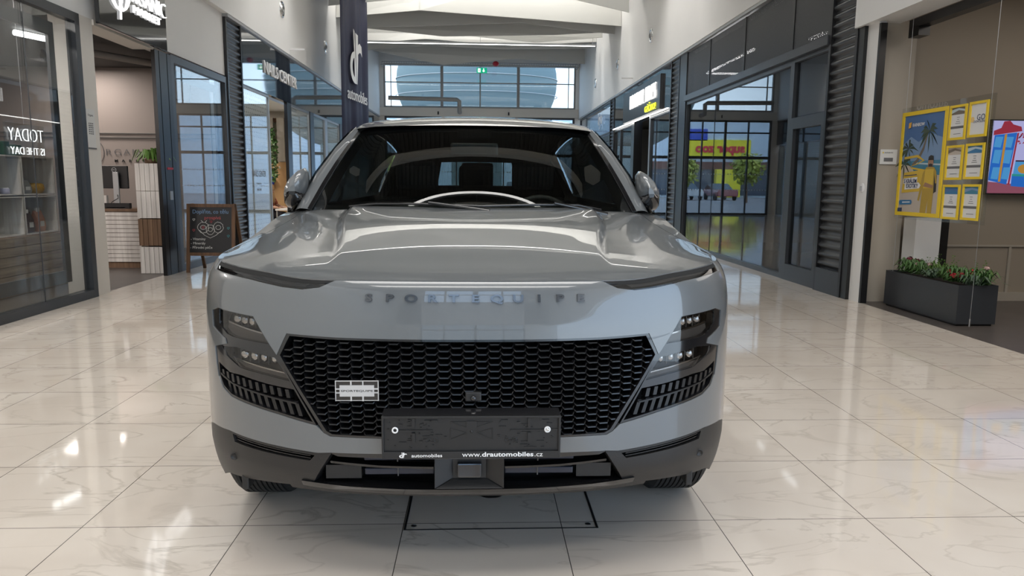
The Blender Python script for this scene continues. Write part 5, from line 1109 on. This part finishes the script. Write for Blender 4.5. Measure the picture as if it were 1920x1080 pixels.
sky_ = M_('print_sky', (.07, .15, .33)); cloud = M_('print_cloud', (.18, .28, .45)); sea = M_('print_sea', (.05, .20, .30)); foam = M_('print_foam', (.45, .55, .6)); sand = M_('print_sand', (.48, .42, .36)); palm = M_('print_palm', (.045, .07, .045)); trunk = M_('print_trunk', (.16, .13, .10)); yel = M_('print_yellow', (.62, .42, .05)); yeld = M_('print_dark_yellow', (.42, .28, .04)); skn = M_('print_skin', (.33, .18, .11)); drk = M_('print_dark', (.03, .025, .02)); blu = M_('print_blue', (.04, .17, .34)); nav = M_('print_navy', (.02, .04, .12)); wht = M_('print_white', (.7, .7, .7)); org = M_('print_orange', (.75, .40, .05))
pr = flat(sky_, [(0, .5), (1, .5), (1, 1), (0, 1)], 0, 'poster_print', hd)
flat(cloud, [(0, .52), (1, .52), (1, .74), (.7, .80), (.4, .72), (.2, .78), (0, .7)], 1, 'cloud_print', pr); flat(sea, [(0, .42), (1, .38), (1, .53), (0, .53)], 2, 'sea_print', pr); flat(foam, [(.3, .50), (1, .475), (1, .49), (.3, .515)], 3, 'foam_print', pr)
flat(sand, [(0, 0), (1, 0), (1, .38), (.6, .40), (.35, .42), (.25, .48), (0, .50)], 3, 'beach_print', pr)
flat(trunk, [(.28, .50), (.40, .55), (.52, .66), (.60, .80), (.63, .80), (.56, .64), (.43, .52), (.30, .47)], 4, 'palm_trunk_print', pr)
rr = random.Random(4)
def palmhead(cx_, cy__, R_, n):
    for k in range(n):
        a = 2*PI*k/n+rr.uniform(-.2, .2); L = R_*rr.uniform(.7, 1.1); ex, ez = cx_+L*math.cos(a)*1.3, cy__+L*math.sin(a)*.75-.05; mx_, mz_ = (cx_+ex)/2, (cy__+ez)/2+.03
        flat(palm, [(cx_, cy__), (mx_-.02, mz_+.012), (ex, ez), (mx_+.02, mz_-.022)], 5+k*.05, 'palm_leaf_print', pr)
palmhead(.66, .82, .22, 11); palmhead(.16, .66, .2, 9); palmhead(.08, .50, .2, 8)
for s_ in ([(.08, .55), (.40, .565), (.55, .53), (.40, .50), (.20, .47), (.40, .49), (.60, .53), (.42, .59), (.08, .575)], [(.25, .47), (.6, .44), (.85, .43), (.86, .40), (.8, .37), (.82, .41), (.6, .42), (.28, .45)]): flat(yel, s_, 6, 'ribbon_print', pr)
flat(yel, [(.07, .20), (.55, .22), (.60, .44), (.10, .41)], 7, 'banner_print', pr)
# printed man in a yellow outfit
flat(yeld, [(.58, 0), (.72, 0), (.75, .14), (.76, 0), (.86, 0), (.87, .22), (.86, .40), (.90, .30), (.93, .30), (.90, .42), (.84, .46), (.66, .46), (.58, .40), (.54, .25), (.50, .13), (.54, .12), (.60, .25)], 8, 'man_print', pr); flat(yel, [(.62, .25), (.84, .25), (.84, .44), (.64, .44)], 9, 'shirt_print', pr)
flat(skn, [(.69, .46), (.80, .46), (.82, .50), (.81, .545), (.76, .56), (.70, .545), (.69, .50)], 10, 'face_print', pr); flat(drk, [(.69, .53), (.82, .53), (.81, .57), (.75, .58), (.70, .565)], 11, 'hair_print', pr); flat(drk, [(.71, .465), (.80, .465), (.80, .49), (.76, .497), (.71, .49)], 11, 'beard_print', pr); flat(skn, [(.62, .27), (.84, .25), (.86, .28), (.66, .31)], 11, 'forearm_print', pr); flat(drk, [(.84, .40), (.92, .38), (.93, .22), (.86, .20)], 7.5, 'bag_print', pr)
flat(wht, [(.11, .295), (.46, .31), (.46, .365), (.11, .35)], 12, 'title_strip', pr); flat(wht, [(.15, .235), (.52, .25), (.56, .28), (.50, .31), (.15, .295)], 12, 'title_strip', pr)
def ptext(s, size, a, b, m, parent, xs=1.0, bold=0, lay=14): return text('print_lettering', s, size, (X-.002-lay*.0006, py1-(py1-py0)*a, pz0_+(pz1_-pz0_)*b), RIGHT, m, parent, .0003, bold, xs)
ptext('S KRÁLEM', .058, .29, .322, nav, pr, .86, .0015); ptext('EXOTIKY', .058, .34, .272, nav, pr, .86, .0015); flat(nav, [(.12, .375), (.44, .385), (.44, .393), (.12, .383)], 12, 'small_print', pr); ptext('RAINBOW', .046, .38, .895, wht, pr, .95, .001); flat(org, [(.13, .865), (.19, .875), (.20, .93), (.13, .92)], 13, 'logo_print', pr)
flat(blu, [(.05, .075), (.35, .085), (.37, .105), (.35, .13), (.05, .125), (.03, .10)], 12, 'button_print', pr); flat(wht, [(.12, .098), (.32, .103), (.32, .113), (.12, .108)], 13, 'small_print', pr); flat(nav, [(0, 0), (.12, .0), (.12, .045), (0, .04)], 12, 'stamp_print', pr)
CARDS = [(6.655, 6.90, 1.725, 2.045), (6.37, 6.62, 1.735, 2.05), (6.655, 6.90, 1.355, 1.675), (6.37, 6.62, 1.36, 1.68), (6.65, 6.90, .985, 1.31), (6.37, 6.61, .99, 1.315)]
for k, (a, b, c_, d_) in enumerate(CARDS):
    f_ = yframe(a, b, c_, d_, .022); py0, py1, pz0_, pz1_ = a+.02, b-.02, c_+.02, d_-.02
    cd = flat(wht, [(0, 0), (1, 0), (1, 1), (0, 1)], 0, 'price_card', hd)
    if k == 1: flat(M_('print_sun', (.75, .55, .25)), [(.12+.13*math.cos(t_), .5+.09*math.sin(t_)) for t_ in [2*PI*i/16 for i in range(16)]], 2, 'sun_print', cd); ptext('GO', .072, .66, .55, nav, cd, 1, 0, 3); ptext('DOVOLENÁ', .030, .60, .42, nav, cd, 1, 0, 3)
    else:
        flat((trunk, 0, sand, blu, blu, sea)[k] or wht, [(0, .76), (1, .76), (1, 1), (0, 1)], 2, 'photo_print', cd); flat((foam, 0, trunk, foam, sky_, cloud)[k] or wht, [(0, .80), (.5, .90), (1, .84), (1, .9), (.5, .97), (0, .92)], 3, 'photo_detail', cd); flat(MT['greyp'], [(0, .30), (1, .30), (1, .38), (0, .38)], 2, 'price_bar', cd)
        for q, (w_, z_) in enumerate(((.2, .66), (.14, .59), (.26, .52), (.36, .46), (.5, .12))): flat(MT['greyp'], [(.5-w_/2, z_), (.5+w_/2, z_), (.5+w_/2, z_+.016), (.5-w_/2, z_+.016)], 2, 'text_line', cd)
# planter
pl_ = thing('planter', 'long anthracite metal planter box standing in the open front of the travel agency', 'planter'); PX0, PX1, PY0, PY1, PZ = 4.44, 4.82, 6.53, 7.76, .385
mb = MB(); mb.box((PX0, PY0, .02), (PX0+.012, PY1, PZ)); mb.box((PX1-.012, PY0, .02), (PX1, PY1, PZ)); mb.box((PX0, PY0, .02), (PX1, PY0+.012, PZ)); mb.box((PX0, PY1-.012, .02), (PX1, PY1, PZ)); mb.box((PX0, PY0, .02), (PX1, PY1, .03)); mb.build('planter_box', 'anth', pl_)
box('soil', (PX0+.012, PY0+.012, .2), (PX1-.012, PY1-.012, PZ-.03), 'soil', pl_); box('planter_base', (PX0+.02, PY0+.02, 0), (PX1-.02, PY1-.02, .02), 'black', pl_)
def leafy(x, y, kind, lab, s=1.0):
    t = thing({'fern': 'fern_plant', 'flower': 'flowering_plant', 'broad': 'leafy_plant'}[kind], lab, 'plant'); rr = random.Random(int(x*991+y*77)); mb = MB(); base = Vector((x, y, PZ-.035))
    for k in range(95 if kind != 'broad' else 50):
        a = rr.uniform(0, 2*PI); L = rr.uniform(.05, .17)*s; lift = rr.uniform(.02, .10)*s if kind != 'broad' else rr.uniform(.015, .07)*s; ofs = Vector((rr.uniform(-.05, .05), rr.uniform(-.07, .07), 0)); w_ = {'fern': .0045, 'flower': .009, 'broad': .012}[kind]; dv = Vector((math.cos(a), math.sin(a), 0)); pts = [base+ofs+dv*L*t_+Vector((0, 0, lift*1.5*math.sin(PI*.85*t_)+.035)) for t_ in (0, .3, .6, 1)]
        for i_, (p, q) in enumerate(zip(pts, pts[1:])):
            b = (q-p).cross(Vector((0, 0, 1))).normalized()*w_; mb.add([p-b*(1 if i_ else .4), q-b*(0.1 if i_ == 2 else 1), q+b*(0.1 if i_ == 2 else 1), p+b*(1 if i_ else .4)], [(0, 1, 2, 3)])
    if kind == 'fern':
        for k in range(7):
            a = rr.uniform(0, 2*PI); top = base+Vector((.06*math.cos(a), .06*math.sin(a), rr.uniform(.18, .27)*s))
            for i_ in range(9): p = base.lerp(top, .3+.7*i_/8); dd = Vector((rr.uniform(-1, 1), rr.uniform(-1, 1), .3)).normalized()*.02; mb.add([p, p+dd+Vector((0, 0, .004)), p+Vector((0, 0, .012))], [(0, 1, 2)])
    mb.build('leaves', {'fern': 'green2', 'flower': 'green', 'broad': 'dgreen'}[kind], t, fixn=False); return t
def bloom(t, c, r, m):
    mb = MB(); rr = random.Random(int(c[0]*5e3+c[1]*1e3))
    for k in range(26):
        d = Vector((rr.gauss(0, 1), rr.gauss(0, 1), abs(rr.gauss(0, 1)))).normalized(); a = d.cross(Vector((.3, .2, .9))).normalized()*r*.4; b = d.cross(a).normalized()*r*.4; p = Vector(c)+d*r*rr.uniform(.5, 1); mb.add([p-a, p-b, p+a, p+b], [(0, 1, 2, 3)])
    mb.ball(c, r*.6, 8, 6); mb.build('blossom', m, t, fixn=False)
for (x, y, kind, lab, bl_) in ((4.60, 7.60, 'flower', 'dark red flowered plant at the far end of the planter', ((.0, .0, .15, 'dred'), (.05, -.06, .13, 'dred'))), (4.58, 7.40, 'flower', 'pale pink flowered plant, the farther one in the planter', ((-.02, 0, .12, 'pink'), (.04, -.12, .13, 'pink'))), (4.68, 7.30, 'fern', 'tall thin green fern near the far end of the planter', ()), (4.55, 7.12, 'broad', 'grey-green broad-leaved plant in the middle of the planter', ()), (4.64, 6.98, 'fern', 'bushy bright green fern in the middle of the planter', ()), (4.58, 6.84, 'flower', 'bright red flowered plant just past the planter middle', ((-.02, .02, .10, 'red'), (.03, -.05, .09, 'red'), (-.04, -.08, .08, 'red'))), (4.62, 6.70, 'flower', 'red flowered plant closest to the near end of the planter', ((-.05, .0, .09, 'red'), (.04, -.02, .12, 'red'), (.0, .07, .11, 'dred'))), (4.72, 6.62, 'flower', 'pale blossomed plant at the near end of the planter', ((0, 0, .13, 'pink'), (.03, -.01, .17, 'pink'))), (4.74, 6.70, 'fern', 'thin fern behind the pale blossoms near the planter end', ()), (4.60, 6.58, 'broad', 'striped long-leaved plant spilling over the near planter end', ())):
    t = leafy(x, y, kind, lab)
    for dx, dy, dz, m in bl_: bloom(t, (x+dx, y+dy, PZ+dz-.02), .036 if m != 'pink' else .026, m)
# television
tv = thing('television', 'wall television showing a colourful Caribbean street, cut off by the right frame edge', 'television'); TX0, TX1, TZ0, TZ1, TY = 5.62, 6.98, 1.21, 2.03, 7.97
box('tv_case', (TX0, TY, TZ0), (TX1, TY+.05, TZ1), 'black', tv, .004)
def tvm(n, c): return mat(n, (0, 0, 0), .3, emit=.55, ecol=c)
def tvp(m, pts, lay, nm='screen_image', par=None): return MB().prism([(TX0+.012+(TX1-TX0-.024)*a, TY-.001-lay*.0006, TZ0+.015+(TZ1-TZ0-.03)*b) for a, b in pts], (0, .0006, 0)).build(nm, m, par or tv)
s0 = tvp(tvm('tv_lilac', (.50, .50, .85)), [(0, 0), (1, 0), (1, 1), (0, 1)], 0, 'screen')
tb_, tc_, to_, tr2, tg_, tdk = tvm('tv_blue', (.02, .16, .62)), tvm('tv_cyan', (.08, .35, .72)), tvm('tv_orange', (.55, .28, .05)), tvm('tv_red', (.35, .03, .06)), tvm('tv_green', (.03, .33, .30)), tvm('tv_dark', (.05, .02, .05))
tvp(tvm('tv_pink', (.30, .09, .14)), [(0, 0), (1, 0), (1, .02), (.15, .14), (0, .16)], 1, par=s0); tvp(tc_, [(.20, .12), (1, .02), (1, .45), (.22, .45)], 1, par=s0); tvp(tb_, [(.20, .10), (1, .0), (1, .20), (.20, .26)], 2, par=s0); tvp(tg_, [(.2, .24), (1, .2), (1, .23), (.2, .27)], 3, par=s0); tvp(tdk, [(.22, .44), (1, .44), (1, .46), (.22, .46)], 3, par=s0)
for k in range(4): tvp(to_, [(.30+k*.17+.055*math.cos(t_), .34+.065*math.sin(t_)) for t_ in [2*PI*i/16 for i in range(16)]], 3, par=s0)
tvp(tr2, [(.01, .80), (.25, .86), (.24, .92), (.17, .95), (.14, 1.0), (.09, .99), (.07, .90), (.01, .86)], 4, par=s0); tvp(tb_, [(.02, .80), (.21, .84), (.16, .12), (.0, .18)], 3, par=s0)
for (a, b) in ((.02, .08), (.11, .17)):
    for (c_, d_) in ((.20, .36), (.42, .60), (.64, .78)): tvp(tc_, [(a, c_), (b, c_-.01), (b+.015, d_), (a+.012, d_)], 4, par=s0)
tvp(to_, [(.085, .16), (.105, .16), (.125, .82), (.105, .81)], 5, par=s0); tvp(tr2, [(.17, .12), (.185, .12), (.225, .84), (.21, .83)], 5, par=s0)
rr = random.Random(8)
for k in range(26): a, b = .27+rr.uniform(-.06, .07), .74+rr.uniform(-.07, .07); tvp(tr2 if k % 3 else tdk, [(a, b), (a+.02, b+.01), (a+.012, b+.03)], 6+k*.05, 'flower_image', s0)
# safety cone-like floor sign seen through gym glass
wc = thing('wet_floor_sign', 'yellow folding floor sign standing inside beyond the gym glass', 'floor sign')
for s_ in (-1, 1): MB().prism([(5.05, 18.0+s_*.14, 0), (5.30, 18.0+s_*.14, 0), (5.24, 18.0+s_*.01, .62), (5.11, 18.0+s_*.01, .62)], (0, .012, 0)).build('sign_panel', 'yellow', wc)
# floor hatch frame
fh = thing('floor_hatch', 'square floor access hatch with thin black frame in the tiles before the car', 'hatch')
hy0, hy1, hxa, hxb = HATCH
mb = MB()
for q in ((hxa, hxb, hy0, hy0+.006), (hxa, hxb, hy1-.008, hy1), (hxa, hxa+.008, hy0, hy1), (hxb-.008, hxb, hy0, hy1)): mb.box((q[0], q[2], 0), (q[1], q[3], .0012))
mb.build('hatch_frame', 'black', fh)
for x in (hxa+.035, hxb-.035): MB().lathe([(0, .0025), (.006, .0025), (.009, .0018), (.011, 0)], (x, hy0+.035, 0), 'z', 16).build('screw', 'steel', fh)
o = MB().lathe([(0, .003), (.05, .003), (.056, .0015), (.06, 0)], (.05, 2.93, 0), 'z', 28).build('floor_box', 'steel'); tag(o, 'round metal floor box cover half hidden under the front of the car', 'floor box')
# ------------------------------------------------------------------ the woman in the nail salon
def skin_body(name, verts, edges, radii, m, parent, root=0, sub=2):
    me = bpy.data.meshes.new(name); me.from_pydata(verts, edges, []); o = bpy.data.objects.new(name, me); C.objects.link(o)
    md = o.modifiers.new('skin', 'SKIN'); md.use_smooth_shade = True
    for i, r in enumerate(radii): me.skin_vertices[0].data[i].radius = r if isinstance(r, tuple) else (r, r)
    me.skin_vertices[0].data[root].use_root = True
    s = o.modifiers.new('sub', 'SUBSURF'); s.levels = s.render_levels = sub; me.materials.append(MT[m]); o.parent = parent; return o
def rig(o): 
    bpy.context.view_layer.update(); me = bpy.data.meshes.new_from_object(o.evaluated_get(bpy.context.evaluated_depsgraph_get())); o.modifiers.clear(); old = o.data; o.data = me; return o
px0, py0p = -5.16, 18.15
wom = thing('person', 'seated person with long blond hair and rust-brown top bending forward in the nail salon', 'person')
P = lambda dx, dy, dz: (px0+dx, py0p+dy, dz)
V = [P(0, 0, .50), P(.02, -.02, .66), P(.06, -.06, .84), P(.09, -.09, .93), P(.11, -.13, 1.00), P(.12, -.16, 1.09), P(.12, -.17, 1.16),
     P(.10, .06, .90), P(.20, .10, .70), P(.34, .02, .66), P(.04, -.24, .88), P(.10, -.33, .68), P(.26, -.30, .66),
     P(.05, .10, .48), P(.42, .10, .48), P(.44, .10, .08), P(.54, .10, .04), P(.05, -.12, .48), P(.42, -.12, .48), P(.44, -.12, .08), P(.54, -.12, .04),
     P(.40, .0, .665), P(.32, -.27, .665)]
E_ = [(0, 1), (1, 2), (2, 3), (3, 4), (4, 5), (5, 6), (3, 7), (7, 8), (8, 9), (3, 10), (10, 11), (11, 12), (0, 13), (13, 14), (14, 15), (15, 16), (0, 17), (17, 18), (18, 19), (19, 20), (9, 21), (12, 22)]
Rr = [.15, .13, .13, .10, .055, .088, .075, .06, .045, .032, .06, .045, .032, .09, .07, .045, .04, .09, .07, .045, .04, .028, .028]
bd_ = rig(skin_body('body', V, E_, Rr, 'skin', wom))
# top and trousers as slightly larger skins on the same bones
rust = mat('rust_knit', (.28, .07, .035), .8); MT['rust'] = rust; MT['trouser'] = mat('dark_trousers', (.02, .02, .03), .8)
rig(skin_body('jumper', V[0:4]+V[7:9]+V[10:12], [(0, 1), (1, 2), (2, 3), (3, 4), (4, 5), (3, 6), (6, 7)], [.16, .142, .142, .11, .07, .055, .07, .055], 'rust', wom))
rig(skin_body('trousers', [V[0]]+V[13:16]+V[17:20], [(0, 1), (1, 2), (2, 3), (0, 4), (4, 5), (5, 6)], [.165, .10, .08, .055, .10, .08, .055], 'trouser', wom))
for (c, d_) in ((V[21], 1), (V[22], 1)):
    for k in range(4): rig(skin_body('finger', [c, (c[0]+.04, c[1]-.027+k*.018, c[2]-.002), (c[0]+.075-.005*abs(k-1.5), c[1]-.03+k*.02, c[2]-.012)], [(0, 1), (1, 2)], [.010, .009, .007], 'skin', wom, sub=1))
    rig(skin_body('thumb', [c, (c[0]+.02, c[1]+.035, c[2]), (c[0]+.045, c[1]+.045, c[2]-.008)], [(0, 1), (1, 2)], [.011, .010, .008], 'skin', wom, sub=1))
hc = Vector(V[5])
mb = MB(); mb.ball(hc+Vector((-.015, .02, .035)), (.105, .105, .115), 18, 12, .03)
for k in range(70):
    rr = random.Random(k); a = rr.uniform(PI*.15, PI*1.6); st = hc+Vector((-.02+.085*math.cos(a+PI*.5), .015+.085*math.sin(a+PI*.5), .06)); L = rr.uniform(.26, .40)
    mb.tube([st, st+Vector((.01, rr.uniform(-.03, .03), -L*.5)), st+Vector((.03, rr.uniform(-.06, .06), -L))], [.014, .013, .004], 5)
mb.build('hair', 'blond', wom)
mb = MB(); fdir = Vector((.9, -.25, -.3)).normalized(); sd_ = Vector((.25, .9, 0)).normalized(); fc = hc+fdir*.078
for s_ in (-1, 1): mb.ball(fc+sd_*.032*s_+Vector((0, 0, .012)), .012, 8, 6)
mb.build('eye', 'black', wom); MB().ball(fc+fdir*.016-Vector((0, 0, .012)), (.014, .012, .02), 8, 6).build('nose', 'skin', wom); MB().ball(fc-Vector((0, 0, .045)), (.012, .024, .007), 8, 6).build('mouth', 'dred', wom)
for s_ in (-1, 1): MB().ball(hc+sd_*.085*s_, (.022, .010, .03), 8, 6).build('ear', 'skin', wom)
chr_ = thing('salon_chair', 'dark upholstered chair under the blond person in the nail salon', 'chair')
box('seat', (px0-.22, py0p-.24, .34), (px0+.26, py0p+.24, .39), 'cabin', chr_, .015); box('backrest', (px0-.27, py0p-.22, .45), (px0-.22, py0p+.22, .88), 'cabin', chr_, .015)
for a in (-.19, .20):
    for b in (-.2, .2): MB().tube([(px0+a, py0p+b, 0), (px0+a, py0p+b, .34)], .014, 6).build('leg', 'black', chr_)
o = MB().ball((-5.30, 18.8, 1.30), (.16, .08, .16), 12, 8, .05).build('blue_bag', mat('blue_cloth', (.01, .03, .30), .6)); tag(o, 'bright blue bag hanging on the coat panel in the nail salon', 'bag')
o = MB().ball((-5.47, 18.78, 1.42), (.07, .07, .24), 12, 8, .05).build('black_coat', 'cabin'); tag(o, 'black coat hanging from a hook in the nail salon', 'coat')
tb2 = thing('nail_table', 'white work table in front of the blond person in the nail salon', 'table')
box('table_top', (-4.82, 17.55, .60), (-4.45, 18.55, .635), 'white', tb2)
for a in (-4.79, -4.48):
    for b in (17.58, 18.52): MB().tube([(a, b, 0), (a, b, .6)], .015, 6).build('leg', 'steel', tb2)
# ------------------------------------------------------------------ put every thing's empty at its base
bpy.context.view_layer.update()
for o in list(bpy.data.objects):
    if o.type == 'EMPTY' and o.parent is None:
        if not o.children: bpy.data.objects.remove(o); continue
        lo = Vector((1e9,)*3); hi = -lo
        for c in o.children:
            for q in c.bound_box: 
                p = c.matrix_world @ Vector(q); lo = Vector(map(min, lo, p)); hi = Vector(map(max, hi, p))
        b = Vector(((lo.x+hi.x)/2, (lo.y+hi.y)/2, lo.z)); o.location = b
        for c in o.children: c.location = c.location-b
bpy.context.view_layer.update()
